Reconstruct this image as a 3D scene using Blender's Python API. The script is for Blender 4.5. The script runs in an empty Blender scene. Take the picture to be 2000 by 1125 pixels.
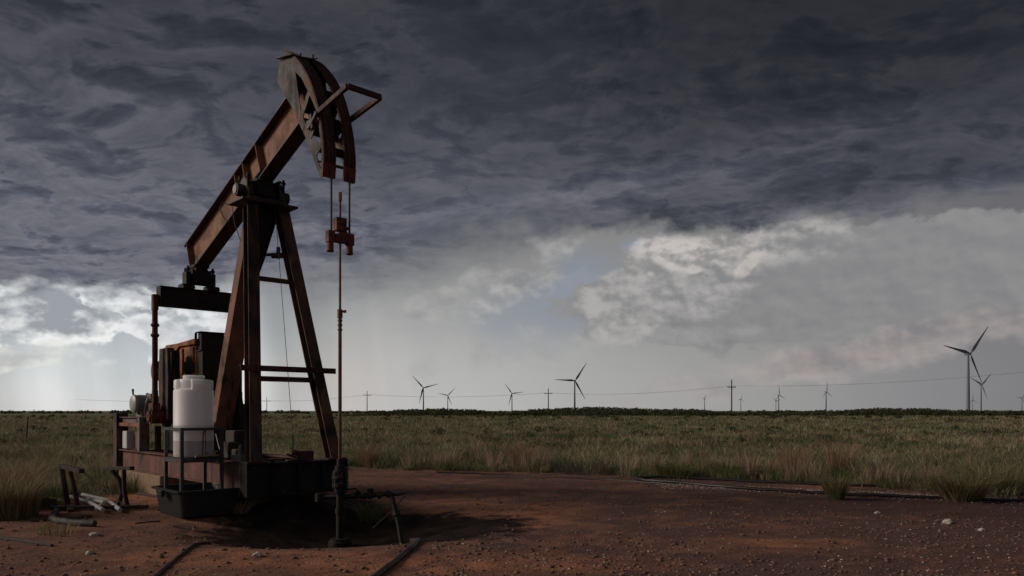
import bpy, bmesh, math, random
import numpy as np
from mathutils import Vector, Matrix
from mathutils.geometry import tessellate_polygon

random.seed(7)
RNG = np.random.default_rng(11)
S = bpy.context.scene
COL = S.collection
R = math.radians

# ------------------------------------------------------------------ camera
cd = bpy.data.cameras.new('camera'); cam = bpy.data.objects.new('camera', cd); COL.objects.link(cam)
CAM_H = 1.65
cam.location = (0, 0, CAM_H); cam.rotation_euler = (R(90), 0, 0)
cd.sensor_width = 36; cd.lens = 27.0; cd.shift_y = 0.12
cd.clip_start = 0.1; cd.clip_end = 60000
S.camera = cam
S.view_settings.view_transform = 'Standard'; S.view_settings.look = 'None'
S.view_settings.gamma = 1; S.view_settings.exposure = 0.0

# ------------------------------------------------------------------ sun
SUN_AZ, SUN_EL = -92.0, 24.0          # azimuth from +Y, positive to the right
sl = bpy.data.lights.new('sun', 'SUN'); sun = bpy.data.objects.new('sun', sl); COL.objects.link(sun)
sl.energy = 1.9; sl.angle = R(22); sl.color = (1.0, 0.86, 0.74)
sdir = Vector((math.sin(R(SUN_AZ))*math.cos(R(SUN_EL)), math.cos(R(SUN_AZ))*math.cos(R(SUN_EL)), math.sin(R(SUN_EL))))
sun.rotation_euler = sdir.to_track_quat('Z', 'Y').to_euler()

# ------------------------------------------------------------------ node expression helper
class X:
    nt = None
    def __init__(s, sock): s.s = sock
    @staticmethod
    def _set(inp, v):
        if isinstance(v, X): X.nt.links.new(v.s, inp)
        else: inp.default_value = v
    @staticmethod
    def m(op, *a, clamp=False):
        n = X.nt.nodes.new('ShaderNodeMath'); n.operation = op; n.use_clamp = clamp
        for i, v in enumerate(a): X._set(n.inputs[i], v)
        return X(n.outputs[0])
    def __add__(a, b): return X.m('ADD', a, b)
    __radd__ = __add__
    def __sub__(a, b): return X.m('SUBTRACT', a, b)
    def __rsub__(a, b): return X.m('SUBTRACT', b, a)
    def __mul__(a, b): return X.m('MULTIPLY', a, b)
    __rmul__ = __mul__
    def __truediv__(a, b): return X.m('DIVIDE', a, b)
def ss(v, lo, hi):
    n = X.nt.nodes.new('ShaderNodeMapRange'); n.interpolation_type = 'SMOOTHSTEP'
    X._set(n.inputs['Value'], v); X._set(n.inputs['From Min'], lo); X._set(n.inputs['From Max'], hi)
    return X(n.outputs[0])
def lin(v, lo, hi, a=0., b=1.):
    n = X.nt.nodes.new('ShaderNodeMapRange'); n.clamp = True
    for k, w in zip(('Value', 'From Min', 'From Max', 'To Min', 'To Max'), (v, lo, hi, a, b)): X._set(n.inputs[k], w)
    return X(n.outputs[0])
def comb(x, y, z=0.):
    n = X.nt.nodes.new('ShaderNodeCombineXYZ')
    for i, v in enumerate((x, y, z)): X._set(n.inputs[i], v)
    return X(n.outputs[0])
def noise(vec, scale=1., detail=6., rough=.55, dist=0., off=None):
    if off:
        n = X.nt.nodes.new('ShaderNodeVectorMath'); n.operation = 'ADD'; X._set(n.inputs[0], vec); n.inputs[1].default_value = off; vec = X(n.outputs[0])
    n = X.nt.nodes.new('ShaderNodeTexNoise'); X.nt.links.new(vec.s, n.inputs['Vector'])
    n.inputs['Scale'].default_value = scale; n.inputs['Detail'].default_value = detail
    n.inputs['Roughness'].default_value = rough; n.inputs['Distortion'].default_value = dist
    return X(n.outputs['Fac'])
def mixc(f, a, b, mode='MIX'):
    n = X.nt.nodes.new('ShaderNodeMix'); n.data_type = 'RGBA'; n.blend_type = mode
    X._set(n.inputs[0], f)
    for i, v in ((6, a), (7, b)):
        if isinstance(v, X): X.nt.links.new(v.s, n.inputs[i])
        else: n.inputs[i].default_value = (*v, 1)
    return X(n.outputs[2])
def scalec(c, k):
    n = X.nt.nodes.new('ShaderNodeVectorMath'); n.operation = 'SCALE'
    if isinstance(c, X): X.nt.links.new(c.s, n.inputs[0])
    else: n.inputs[0].default_value = c
    X._set(n.inputs['Scale'], k); return X(n.outputs[0])
def curve(v, pts):
    """piecewise-linear function of v through (x, y) points, as a float curve-like ramp"""
    n = X.nt.nodes.new('ShaderNodeValToRGB'); r = n.color_ramp
    x0, x1 = pts[0][0], pts[-1][0]
    ys = [p[1] for p in pts]; y0, y1 = min(ys), max(ys)
    y1 = y1 if y1 > y0 else y0 + 1
    r.interpolation = 'LINEAR'
    while len(r.elements) < len(pts): r.elements.new(.5)
    for e, (x, y) in zip(sorted(r.elements, key=lambda e: e.position), pts): pass
    for i, (x, y) in enumerate(pts):
        r.elements[i].position = (x - x0)/(x1 - x0)
    for i, (x, y) in enumerate(pts):
        t = (y - y0)/(y1 - y0); r.elements[i].color = (t, t, t, 1)
    X.nt.links.new(lin(v, x0, x1).s, n.inputs[0])
    return X(n.outputs[0])*(y1 - y0) + y0

# ------------------------------------------------------------------ world: storm sky painted over direction (azimuth, elevation)
def build_world():
    w = bpy.data.worlds.new('World'); S.world = w; w.use_nodes = True
    nt = w.node_tree; nt.nodes.clear(); X.nt = nt
    tc = nt.nodes.new('ShaderNodeTexCoord')
    sp = nt.nodes.new('ShaderNodeSeparateXYZ'); nt.links.new(tc.outputs['Generated'], sp.inputs[0])
    dx, dy, dz = (X(sp.outputs[i]) for i in range(3))
    hyp = X.m('SQRT', dx*dx + dy*dy + 1e-6)
    az = X.m('ARCTAN2', dx, dy)                      # radians, 0 = ahead, + = right
    el = dz/hyp                                      # tangent of elevation
    A = az*1500.; E = el*1500.                       # cloud units
    def px(u, v):
        a = math.atan((u - 1000)/1500); return 1500*a, (802 - v)*math.cos(a)
    # cylinder coordinates so the noise has no seam behind the viewer
    def cyl(sx, sy, off=None):
        return comb(dx/hyp*(1500/sx), dy/hyp*(1500/sx), E*(1./sy) + (off or 0.))
    # domain warp
    w1 = noise(cyl(230, 150), 1, 4, .5) - .5
    w2 = noise(cyl(230, 150, 7.3), 1, 4, .5) - .5
    w3 = noise(cyl(40, 30, 3.3), 1, 5, .6) - .5
    Aw = A + w1*160. + w3*34.; Ew = E + w2*120. + w3*30.
    def ell(u, v, ru, rv, rot=0., soft=.5, warp=True):
        cx, cy = px(u, v); a_, e_ = (Aw, Ew) if warp else (A, E)
        x = a_ - cx; y = e_ - cy; c, s = math.cos(R(rot)), math.sin(R(rot))
        xr = x*(c/ru) + y*(s/ru); yr = x*(-s/rv) + y*(c/rv)
        d = X.m('SQRT', xr*xr + yr*yr + 1e-6)
        return 1. - ss(d, 1 - soft, 1 + soft)
    # ---- open band under the storm deck
    hx = lambda u: px(u, 802)[0]
    back = ss(X.m('ABSOLUTE', az), 0.8, 2.2)
    gl = curve(A, [(hx(-2200), .17), (hx(-600), .44), (hx(0), .56), (hx(160), .66), (hx(420), .62), (hx(620), .56), (hx(760), .51), (hx(1150), .40), (hx(1500), .315), (hx(1800), .245), (hx(2100), .20), (hx(4500), .11)])
    gu = curve(A, [(hx(-2200), .12), (hx(-200), .33), (hx(130), .46), (hx(420), .40), (hx(560), .33), (hx(760), .27), (hx(1000), .24), (hx(1300), .235), (hx(1600), .19), (hx(1950), .150), (hx(4500), .08)])
    t = ss(E, 10., 320.)
    lum = gl + (gu - gl)*t
    soft = noise(cyl(330, 130), 1, 5, .5)
    lum = lum*(.90 + soft*.20)
    tint_h = mixc(lin(A, hx(100), hx(1500)), (1.0, 1.01, 1.0), (1.01, 1.0, .995))
    tint_h = mixc(ss(A, hx(1500), hx(1900)), tint_h, (1.0, .985, 1.03))
    tint_w = mixc(ell(680, 745, 90, 80, 0, .8, False)*.6, tint_h, (1.06, .99, .95))
    base = scalec(tint_w, lum)
    base = mixc(ell(170, 620, 330, 90, 0, .7)*.6, base, scalec((.86, 1.0, 1.10), lum*.80))
    # rain shafts / light shafts: vertical streaks that fade upwards
    sh = noise(comb(dx/hyp*26. + E*.0020, dy/hyp*26., E*.0008), 1, 3, .5)
    shm = ss(0. - A, -hx(1000), -hx(500))*ss(E, 330., 180.)
    base = scalec(base, 1. + (sh - .5)*.46*shm)
    base = scalec(base, 1. - .18*ell(585, 640, 60, 190, 0, .7, False) + .20*ell(480, 745, 45, 120, 0, .8, False) + .14*ell(70, 720, 60, 110, 0, .8, False))
    # cloud noise fields: nbig broad, cb fine; the shifted copies give the side turned to the light
    nbig = noise(cyl(120, 70, 2.0), 1, 10, .55)
    nbigs = noise(cyl(120, 70, 2.0), 1, 10, .55, off=(-.10, .05, -.20))
    cb = noise(cyl(64, 46, 5.0), 1, 10, .52); cbs = noise(cyl(64, 46, 5.0), 1, 10, .52, off=(-.10, .10, -.20))
    blue = X.m('MAXIMUM', ell(1105, 580, 95, 58, 35, .8)*.85, X.m('MAXIMUM', ell(1262, 476, 34, 12, 0, .7)*.8, ell(1000, 625, 60, 40, 0, .9)*.5))
    base = mixc(blue*.9, base, (.24, .28, .35))
    def puff(m, thr, soft_, lit, shade, k=4.5, cover=1., core_=.75, fine=1.7, lo=-.85, hi=.25):
        nonlocal base
        f = ss(m + (cb - .5)*fine + (nbig - .5)*.6, thr, thr + soft_)
        core = ss(m + (cb - .5)*.9, thr + .12, thr + .62)
        shape = lin((cb - cbs)*k + (nbig - nbigs)*k*.6 - core*core_, lo, hi)
        base = mixc(f*cover, base, mixc(shape, shade, lit))
    # left: white cumulus with grey cores
    puff(ell(85, 622, 120, 66, -6, .65), .48, .22, (.88, .89, .88), (.33, .35, .38))
    puff(ell(25, 700, 150, 26, 0, .6)*.8, .5, .3, (.78, .77, .73), (.48, .48, .48), cover=.7)
    puff(ell(235, 588, 88, 34, 0, .5), .46, .13, (.86, .88, .88), (.36, .38, .41))
    puff(ell(345, 640, 110, 40, 14, .6)*.9, .50, .2, (.84, .85, .85), (.50, .51, .54), cover=.9)
    puff(ell(350, 585, 120, 26, 4, .6)*.9, .48, .2, (.82, .83, .84), (.46, .48, .51), cover=.9)
    # middle: thin torn bank between the rain and the opening
    puff(ell(870, 590, 150, 44, 14, .9)*.85, .40, .60, (.42, .415, .41), (.30, .30, .305), cover=.7)
    puff(ell(1040, 540, 150, 46, 40, .9)*.9, .38, .50, (.43, .42, .415), (.255, .255, .26), cover=.9)
    puff(ell(980, 690, 210, 44, 8, .9)*.85, .42, .65, (.43, .425, .42), (.34, .34, .34), cover=.6)
    bg_ = ss(ell(1118, 572, 74, 34, 38, .9) + (cb - .5)*1.5, .45, .70)
    base = mixc(bg_*.75, base, (.27, .295, .34))
    # right: one broad grey bank with lit upper left edges
    puff(ell(1680, 560, 540, 100, 3, .35)*1.0, .40, .20, (.275, .272, .274), (.210, .208, .217), 2.4, .97, .2, 1.4)
    puff(ell(1215, 600, 90, 74, 40, .8)*.95, .40, .42, (.44, .425, .415), (.255, .255, .255), 5., .92, .45, 1.3)
    puff(ell(1380, 530, 240, 66, 14, .9), .42, .55, (.41, .395, .39), (.245, .243, .248), 5.5, .90, .35, 1.4)
    puff(ell(1345, 488, 130, 40, 6, .95), .36, .60, (.60, .56, .53), (.29, .285, .287), 7, .85, .45, 1.9)
    puff(ell(1500, 480, 150, 26, 8, .9)*.95, .42, .5, (.44, .42, .405), (.24, .24, .245), 5.5, .85, .3)
    puff(ell(1462, 508, 34, 16, 35, .95), .30, .55, (.54, .50, .47), (.36, .35, .34), 5, .9, .2)
    puff(ell(1360, 650, 300, 26, 4, .95)*.8, .42, .6, (.37, .36, .355), (.31, .305, .31), 4, .5, .2)
    # long warm bank low on the right, rising to the frame edge
    puff(ell(1640, 705, 440, 34, 10, .95)*1.0, .36, .60, (.41, .37, .36), (.29, .275, .28), 3.6, .75, .3, 1.3)
    puff(ell(1830, 650, 280, 24, 13, .95)*1.0, .36, .50, (.34, .30, .292), (.22, .21, .222), 4, .8, .3, 1.3)
    # ---- storm deck: lumpy cloud base seen in shallow perspective
    pd = dz + .20
    wv = noise(comb(dx/pd, dy/pd, 0.), 2.4, 4, .5, 0., off=(7., 2., 0.)) - .5
    wu = noise(comb(dx/pd, dy/pd, 0.), 2.4, 4, .5, 0., off=(1., 9., 0.)) - .5
    P = comb(dx/pd*.95 + wv*.26, dy/pd*1.2 + wu*.30, 0.)
    Pl = comb(dx/pd*.85 + wu*.26 - dy/pd*.12, dy/pd*1.18 + wv*.30 + dx/pd*.32, 0.)
    d1 = noise(P, 5.0, 12, .61, .1)
    d1s = noise(P, 5.0, 12, .61, .1, off=(.028, -.050, 0.))
    d2 = noise(Pl, 3.8, 12, .61, .1, off=(4., 1., 0.))
    d2s = noise(Pl, 3.8, 12, .61, .1, off=(4.03, .94, 0.))
    d3 = noise(P, 1.25, 4, .5, .2, off=(1.5, 3., 0.))
    wisp = X.m('MAXIMUM', 1. - X.m('ABSOLUTE', d1*2. - 1.02)*7., 0.)
    wisp2 = X.m('MAXIMUM', 1. - X.m('ABSOLUTE', d2*2. - 1.06)*8., 0.)
    f1 = noise(P, 13., 8, .6, .2, off=(3., 5., 0.)); f1s = noise(P, 13., 8, .6, .2, off=(3.012, 4.979, 0.))
    fine_ = (f1 - f1s)*1.1*ss(d3, .35, .6)
    right = ss(A, hx(700), hx(1200))
    relL = (d1 - d1s)*2.2 + (d1 - .5)*.8 + wisp*.36 - .06
    relR = (d2 - d2s)*1.9 + (d2 - .5)*.7 + wisp2*.30 - .06
    relief = lin(relL*(1. - right) + relR*right + fine_, -.55, .75)
    bl = curve(E, [(90., .165), (230., .158), (360., .136), (480., .098), (620., .060), (800., .045), (1500., .035), (3500., .04)])
    rgt = 1. - .40*ss(A, hx(850), hx(1600))*ss(E, 330., 560.) - .12*ss(A, hx(500), hx(1200))
    dl = bl*rgt*(.54 + relief*.90)*(.66 + d3*.68)
    band = ell(1560, 395, 620, 34, 6, .8)      # dark shelf just above the bright cumulus
    dl = dl*(1. - .30*band)
    band2 = ell(1320, 335, 520, 24, 9, .9)
    dl = dl*(1. + .30*band2)
    deckc = scalec(mixc(ss(relief + (d3 - .5)*.8, .25, .70), (.84, .90, 1.17), (.95, .945, 1.13)), dl)
    edge = curve(A, [(hx(-1500), 190.), (px(0, 560)[0], px(0, 555)[1]), (px(240, 565)[0], px(240, 568)[1]), (px(460, 545)[0], px(460, 545)[1]), (px(700, 560)[0], px(700, 548)[1]),
                     (px(900, 480)[0], px(900, 482)[1]), (px(1180, 440)[0], px(1180, 442)[1]), (px(1450, 440)[0], px(1450, 446)[1]), (px(1700, 425)[0], px(1700, 425)[1]), (px(1900, 385)[0], px(1900, 385)[1]), (px(2100, 350)[0], px(2100, 350)[1]), (hx(4500), 260.)])
    wob = w2*60. + w3*40. + (cb - .5)*85.
    softw = curve(A, [(hx(0), 18.), (hx(430), 26.), (hx(600), 85.), (hx(950), 75.), (hx(1150), 24.), (hx(1500), 16.), (hx(1900), 30.), (hx(2300), 60.)])
    md = ss((E - edge + wob)/softw, -1., 1.)
    allc = mixc(md, base, deckc)
    # torn scud hanging under the deck at the left
    # the half of the sky behind the viewer: plain storm light
    allc = mixc(back*.75, allc, scalec((1.0, .98, 1.0), .10 + .04*soft))
    below = ss(E, -8., 2.)
    allc = mixc(below, (.10, .095, .08), allc)
    # physical sky seen only faintly through the cloud
    sky = nt.nodes.new('ShaderNodeTexSky'); sky.sky_type = 'NISHITA'; sky.sun_disc = False
    sky.sun_elevation = R(SUN_EL); sky.sun_rotation = R(SUN_AZ)
    bg1 = nt.nodes.new('ShaderNodeBackground'); nt.links.new(sky.outputs[0], bg1.inputs[0]); bg1.inputs[1].default_value = .05
    bg2 = nt.nodes.new('ShaderNodeBackground'); nt.links.new(allc.s, bg2.inputs[0]); bg2.inputs[1].default_value = 1.0
    mx = nt.nodes.new('ShaderNodeMixShader'); mx.inputs[0].default_value = .97
    nt.links.new(bg1.outputs[0], mx.inputs[1]); nt.links.new(bg2.outputs[0], mx.inputs[2])
    out = nt.nodes.new('ShaderNodeOutputWorld'); nt.links.new(mx.outputs[0], out.inputs[0])
    w.cycles.sampling_method = 'MANUAL'; w.cycles.sample_map_resolution = 512
build_world()

# ------------------------------------------------------------------ materials
def newmat(name):
    m = bpy.data.materials.new(name); m.use_nodes = True; nt = m.node_tree; nt.nodes.clear(); X.nt = nt
    b = nt.nodes.new('ShaderNodeBsdfPrincipled'); o = nt.nodes.new('ShaderNodeOutputMaterial'); nt.links.new(b.outputs[0], o.inputs[0])
    tc = nt.nodes.new('ShaderNodeTexCoord')
    return m, nt, b, X(tc.outputs['Object'])
def bump(nt, b, h, strength=.4, dist=.01):
    n = nt.nodes.new('ShaderNodeBump'); n.inputs['Strength'].default_value = strength; n.inputs['Distance'].default_value = dist
    nt.links.new(h.s, n.inputs['Height']); nt.links.new(n.outputs[0], b.inputs['Normal'])
def metal(name, paint, rust=(.13, .05, .026), grime=(.018, .014, .012), amount=.5, grimy=.4, rough=.72, scale=3., metallic=0., paint2=None):
    """painted steel, rusting, with streaks of oily grime"""
    m, nt, b, co = newmat(name)
    n1 = noise(co, scale, 9, .66, .4); n2 = noise(co, scale*.45, 6, .6, .8, off=(3, 7, 1)); n3 = noise(co, scale*11, 4, .6)
    st = nt.nodes.new('ShaderNodeMapping'); nt.links.new(co.s, st.inputs[0]); st.inputs['Scale'].default_value = (5, 5, .55)
    ns = noise(X(st.outputs[0]), scale*.8, 6, .6)
    c = paint
    if paint2: c = mixc(ss(noise(co, .55, 4, .55, .5, off=(9, 2, 5)), .42, .60), paint, paint2)
    c = mixc(ss(n1, .74 - amount*.55 - .05, .74 - amount*.55 + .05), c, rust)
    c = mixc(ss(n3, .5, .75)*.45, c, tuple(x*.45 for x in rust))
    c = mixc(ss(n2*.55 + ns*.45, .66 - grimy*.38, .78 - grimy*.38), c, grime)
    c = mixc(ss(noise(co, scale*4.5, 6, .7, 1., off=(1, 8, 2)), .60, .66)*.8, c, grime)
    nt.links.new(c.s, b.inputs['Base Color'])
    nt.links.new(lin(n1, .3, .7, rough - .12, rough + .12).s, b.inputs['Roughness']); b.inputs['Metallic'].default_value = metallic
    b.inputs['Specular IOR Level'].default_value = .35
    bump(nt, b, n1*.6 + n3*.4, .5, .006)
    return m
def plain(name, c, rough=.6, var=.15, scale=6., metallic=0., bmp=.15, spec=.4):
    m, nt, b, co = newmat(name); n = noise(co, scale, 6, .6)
    nt.links.new(mixc(n, tuple(x*(1 - var*1.5) for x in c), tuple(min(1, x*(1 + var)) for x in c)).s, b.inputs['Base Color'])
    b.inputs['Roughness'].default_value = rough; b.inputs['Metallic'].default_value = metallic; b.inputs['Specular IOR Level'].default_value = spec
    bump(nt, b, n, bmp, .006); return m
M = {}
M['beam'] = metal('beam paint', (.255, .098, .078), rust=(.17, .075, .045), paint2=(.27, .13, .055), amount=.40, grimy=.38, scale=1.6)
M['head'] = metal('head paint', (.075, .074, .076), rust=(.15, .072, .036), paint2=(.21, .10, .042), amount=.36, grimy=.54, scale=3.2)
M['strip'] = metal('strip steel', (.085, .036, .030), rust=(.065, .025, .02), amount=.5, grimy=.42, scale=4)
M['redtip'] = metal('red tip paint', (.17, .030, .018), rust=(.12, .03, .02), amount=.35, grimy=.22, scale=6)
M['leg'] = metal('leg paint', (.155, .080, .046), rust=(.10, .048, .034), paint2=(.062, .042, .036), amount=.48, grimy=.50, scale=2.2)
M['rearleg'] = metal('rear leg paint', (.27, .115, .080), rust=(.17, .085, .050), paint2=(.16, .085, .058), amount=.40, grimy=.32, scale=1.8)
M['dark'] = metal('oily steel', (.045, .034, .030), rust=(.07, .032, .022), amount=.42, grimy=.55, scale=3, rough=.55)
M['black'] = metal('black oily steel', (.012, .011, .011), rust=(.030, .018, .014), grime=(.006, .005, .005), amount=.34, grimy=.5, scale=5, rough=.68)
M['orange'] = metal('orange paint', (.34, .115, .04), rust=(.16, .055, .03), amount=.42, grimy=.30, scale=3)
M['skid'] = metal('skid paint', (.20, .075, .060), rust=(.12, .055, .042), amount=.5, grimy=.40, scale=2.4)
M['redpart'] = metal('red bearing paint', (.17, .042, .028), rust=(.09, .034, .024), amount=.45, grimy=.42, scale=7)
M['bolt'] = plain('worn grey steel', (.20, .195, .19), .5, .3, 20, .5)
M['rod'] = metal('rod steel', (.16, .12, .09), rust=(.15, .06, .035), amount=.5, grimy=.25, scale=4, rough=.4, metallic=.3)
M['graym'] = metal('motor grey', (.21, .215, .205), rust=(.10, .07, .05), amount=.2, grimy=.22, scale=6, rough=.5)
M['motorcap'] = plain('motor cap grey', (.40, .41, .40), .45, .25, 14, .1)
M['graypanel'] = metal('grey panel paint', (.17, .17, .165), rust=(.20, .075, .045), amount=.42, grimy=.3, scale=4)
M['white'] = plain('white painted box', (.62, .63, .64), .5, .12, 5)
M['tube'] = metal('stand tube', (.060, .064, .066), rust=(.06, .04, .03), amount=.3, grimy=.3, scale=8)
M['tub'] = plain('black plastic', (.020, .022, .023), .42, .35, 9, 0, .15)
M['hose'] = plain('black poly pipe', (.020, .019, .019), .38, .3, 10, 0, .1)
M['cable'] = plain('steel cable', (.055, .05, .048), .6, .2, 30)
M['pvc'] = plain('dusty white pvc', (.50, .48, .47), .5, .25, 9)
M['brass'] = plain('brass valve', (.35, .27, .16), .4, .3, 30, .7)
M['concrete'] = None
M['turb'] = plain('turbine grey', (.20, .21, .24), .5, .06, .05)  # lighter copy of the turbine paint, for the less backlit ones
M['turb_backlit'] = plain('turbine backlit grey', (.055, .055, .06), .5, .06, .05)  # darker copy of the pale turbine paint: backlit silhouette put into the colour
M['pole'] = plain('weathered pole wood', (.05, .042, .036), .9, .25, 1.)
M['stick'] = plain('grey stick', (.07, .055, .045), .9, .3, 12)
def mk_conc():
    m, nt, b, co = newmat('ribbed concrete'); n = noise(co, 5, 8, .65)
    st = nt.nodes.new('ShaderNodeMapping'); nt.links.new(co.s, st.inputs[0]); st.inputs['Scale'].default_value = (1, 1, .12)
    r = noise(X(st.outputs[0]), 26, 5, .6)
    c = mixc(r, (.13, .085, .05), (.40, .29, .185)); c = mixc(ss(n, .5, .75)*.7, c, (.16, .085, .05))
    nt.links.new(c.s, b.inputs['Base Color']); b.inputs['Roughness'].default_value = .95; bump(nt, b, r*.7 + n*.3, .8, .02); return m
M['concrete'] = mk_conc()
def mk_tank():
    m, nt, b, co = newmat('translucent white polyethylene')
    sp = nt.nodes.new('ShaderNodeSeparateXYZ'); nt.links.new(co.s, sp.inputs[0]); z = X(sp.outputs[2])
    n = noise(co, 3, 6, .6); n2 = noise(co, 14, 5, .6)
    st = nt.nodes.new('ShaderNodeMapping'); nt.links.new(co.s, st.inputs[0]); st.inputs['Scale'].default_value = (3, 3, .25)
    ns = noise(X(st.outputs[0]), 4, 5, .6)
    c = mixc(ns, (.84, .83, .86), (.93, .92, .93))
    c = mixc(ss(ns, .56, .74)*.28, c, (.62, .50, .42))            # rusty drips
    c = mixc((1. - ss(z, .262, .272))*.72, c, (.44, .42, .43))     # liquid showing through the wall
    c = mixc(ss(n2, .62, .8)*.3, c, (.5, .44, .4))
    nt.links.new(c.s, b.inputs['Base Color']); b.inputs['Roughness'].default_value = .42
    b.inputs['Subsurface Weight'].default_value = .7; b.inputs['Subsurface Radius'].default_value = (.6, .58, .55); b.inputs['Subsurface Scale'].default_value = .5
    bump(nt, b, n, .15, .01); return m
M['tank'] = mk_tank()

# ------------------------------------------------------------------ mesh collector
class MB:
    def __init__(s): s.v = []; s.f = []
    def add(s, vs, fs):
        o = len(s.v); s.v += [tuple(v) for v in vs]; s.f += [tuple(i + o for i in f) for f in fs]; return s
    def box(s, x0, x1, y0, y1, z0, z1):
        vs = [(x, y, z) for x in (x0, x1) for y in (y0, y1) for z in (z0, z1)]
        return s.add(vs, [(0, 1, 3, 2), (4, 6, 7, 5), (0, 4, 5, 1), (2, 3, 7, 6), (0, 2, 6, 4), (1, 5, 7, 3)])
    def frame(s, p0, p1, up):
        p0, p1 = Vector(p0), Vector(p1); d = (p1 - p0).normalized(); up = Vector(up)
        w = d.cross(up).normalized(); u = w.cross(d).normalized(); return p0, p1, w, u
    def bar(s, p0, p1, w, h, up=(0, 0, 1), w1=None, h1=None):
        p0, p1, a, u = s.frame(p0, p1, up); w1 = w if w1 is None else w1; h1 = h if h1 is None else h1
        vs = [p0 + a*(w/2*i) + u*(h/2*j) for i, j in ((-1, -1), (1, -1), (1, 1), (-1, 1))]
        vs += [p1 + a*(w1/2*i) + u*(h1/2*j) for i, j in ((-1, -1), (1, -1), (1, 1), (-1, 1))]
        return s.add(vs, [(0, 3, 2, 1), (4, 5, 6, 7), (0, 1, 5, 4), (1, 2, 6, 5), (2, 3, 7, 6), (3, 0, 4, 7)])
    def ibeam(s, p0, p1, depth, width, tf=.025, tw=.02, up=(0, 0, 1)):
        p0, p1, a, u = s.frame(p0, p1, up); h = depth/2; w = width/2
        pr = [(-w, -h), (w, -h), (w, -h + tf), (tw/2, -h + tf), (tw/2, h - tf), (w, h - tf), (w, h), (-w, h), (-w, h - tf), (-tw/2, h - tf), (-tw/2, -h + tf), (-w, -h + tf)]
        n = 12; vs = [p0 + a*x + u*y for x, y in pr] + [p1 + a*x + u*y for x, y in pr]
        fs = [(i, (i + 1) % n, n + (i + 1) % n, n + i) for i in range(n)]
        for o, fl in ((0, True), (n, False)):
            for q in ((0, 1, 2, 11), (11, 2, 3, 10), (10, 3, 4, 9), (9, 4, 5, 8), (8, 5, 6, 7)):
                q = [o + i for i in q]; fs.append(tuple(q[::-1] if fl else q))
        return s.add(vs, fs)
    def tube(s, pts, r, n=10, cap=True, r1=None):
        pts = [Vector(p) for p in pts]; rings = []
        prev = None
        for i, p in enumerate(pts):
            d = (pts[min(i + 1, len(pts) - 1)] - pts[max(i - 1, 0)]).normalized()
            if prev is None:
                ref = Vector((0, 0, 1)) if abs(d.z) < .9 else Vector((1, 0, 0)); a = d.cross(ref).normalized()
            else: a = (prev - d*prev.dot(d)).normalized()
            prev = a; b = d.cross(a); rr = r[i] if isinstance(r, (list, tuple)) else r
            rings.append([p + a*(math.cos(t)*rr) + b*(math.sin(t)*rr) for t in (2*math.pi*k/n for k in range(n))])
        vs = [v for rg in rings for v in rg]; fs = []
        for i in range(len(pts) - 1):
            for k in range(n):
                fs.append((i*n + k, i*n + (k + 1) % n, (i + 1)*n + (k + 1) % n, (i + 1)*n + k))
        if cap: fs.append(tuple(range(n))[::-1]); fs.append(tuple((len(pts) - 1)*n + k for k in range(n)))
        return s.add(vs, fs)
    def cyl(s, p0, p1, r, n=24, r1=None): return s.tube([p0, p1], [r, r if r1 is None else r1], n)
    def lathe(s, c, prof, n=40, axis='z', f=None):
        """prof: (radius, height); f(theta, r, h) -> r"""
        cx, cy, cz = c; vs = []; fs = []
        for r, h in prof:
            for k in range(n):
                t = 2*math.pi*k/n; rr = f(t, r, h) if f else r
                x, y = math.cos(t)*rr, math.sin(t)*rr
                vs.append((cx + x, cy + y, cz + h) if axis == 'z' else ((cx + x, cy + h, cz + y) if axis == 'y' else (cx + h, cy + x, cz + y)))
        for i in range(len(prof) - 1):
            for k in range(n): fs.append((i*n + k, i*n + (k + 1) % n, (i + 1)*n + (k + 1) % n, (i + 1)*n + k))
        fs.append(tuple(range(n))[::-1]); fs.append(tuple((len(prof) - 1)*n + k for k in range(n)))
        return s.add(vs, fs)
    def plate(s, poly, y0, y1, holes=()):
        """polygon in (x, z), extruded from y0 to y1, with holes"""
        loops = [poly] + list(holes)
        tris = tessellate_polygon([[Vector((x, z, 0)) for x, z in lp] for lp in loops])
        flat = [p for lp in loops for p in lp]; n = len(flat)
        vs = [(x, y0, z) for x, z in flat] + [(x, y1, z) for x, z in flat]
        fs = [tuple(t) for t in tris] + [tuple(n + i for i in t[::-1]) for t in tris]
        o = 0
        for lp in loops:
            k = len(lp)
            fs += [(o + i, o + (i + 1) % k, n + o + (i + 1) % k, n + o + i) for i in range(k)]
            o += k
        return s.add(vs, fs)
    def build(s, name, mat, parent=None, bevel=0., smooth=False, loc=None):
        me = bpy.data.meshes.new(name); me.from_pydata(s.v, [], s.f); me.update()
        bm = bmesh.new(); bm.from_mesh(me); bmesh.ops.recalc_face_normals(bm, faces=bm.faces[:]); bm.to_mesh(me); bm.free()
        if smooth:
            me.polygons.foreach_set('use_smooth', [True]*len(me.polygons)); me.set_sharp_from_angle(angle=R(38))
        me.materials.append(mat)
        o = bpy.data.objects.new(name, me); COL.objects.link(o); o.parent = parent
        if loc: o.location = loc
        if bevel:
            b = o.modifiers.new('bevel', 'BEVEL'); b.width = bevel; b.segments = 1; b.limit_method = 'ANGLE'; b.angle_limit = R(50)
        return o
def tag(o, label=None, cat=None, group=None, kind=None):
    for k, v in (('label', label), ('category', cat), ('group', group), ('kind', kind)):
        if v: o[k] = v
    return o
def empty(name, loc=(0, 0, 0), rz=0.):
    o = bpy.data.objects.new(name, None); COL.objects.link(o); o.location = loc; o.rotation_euler = (0, 0, rz); return o
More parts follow.
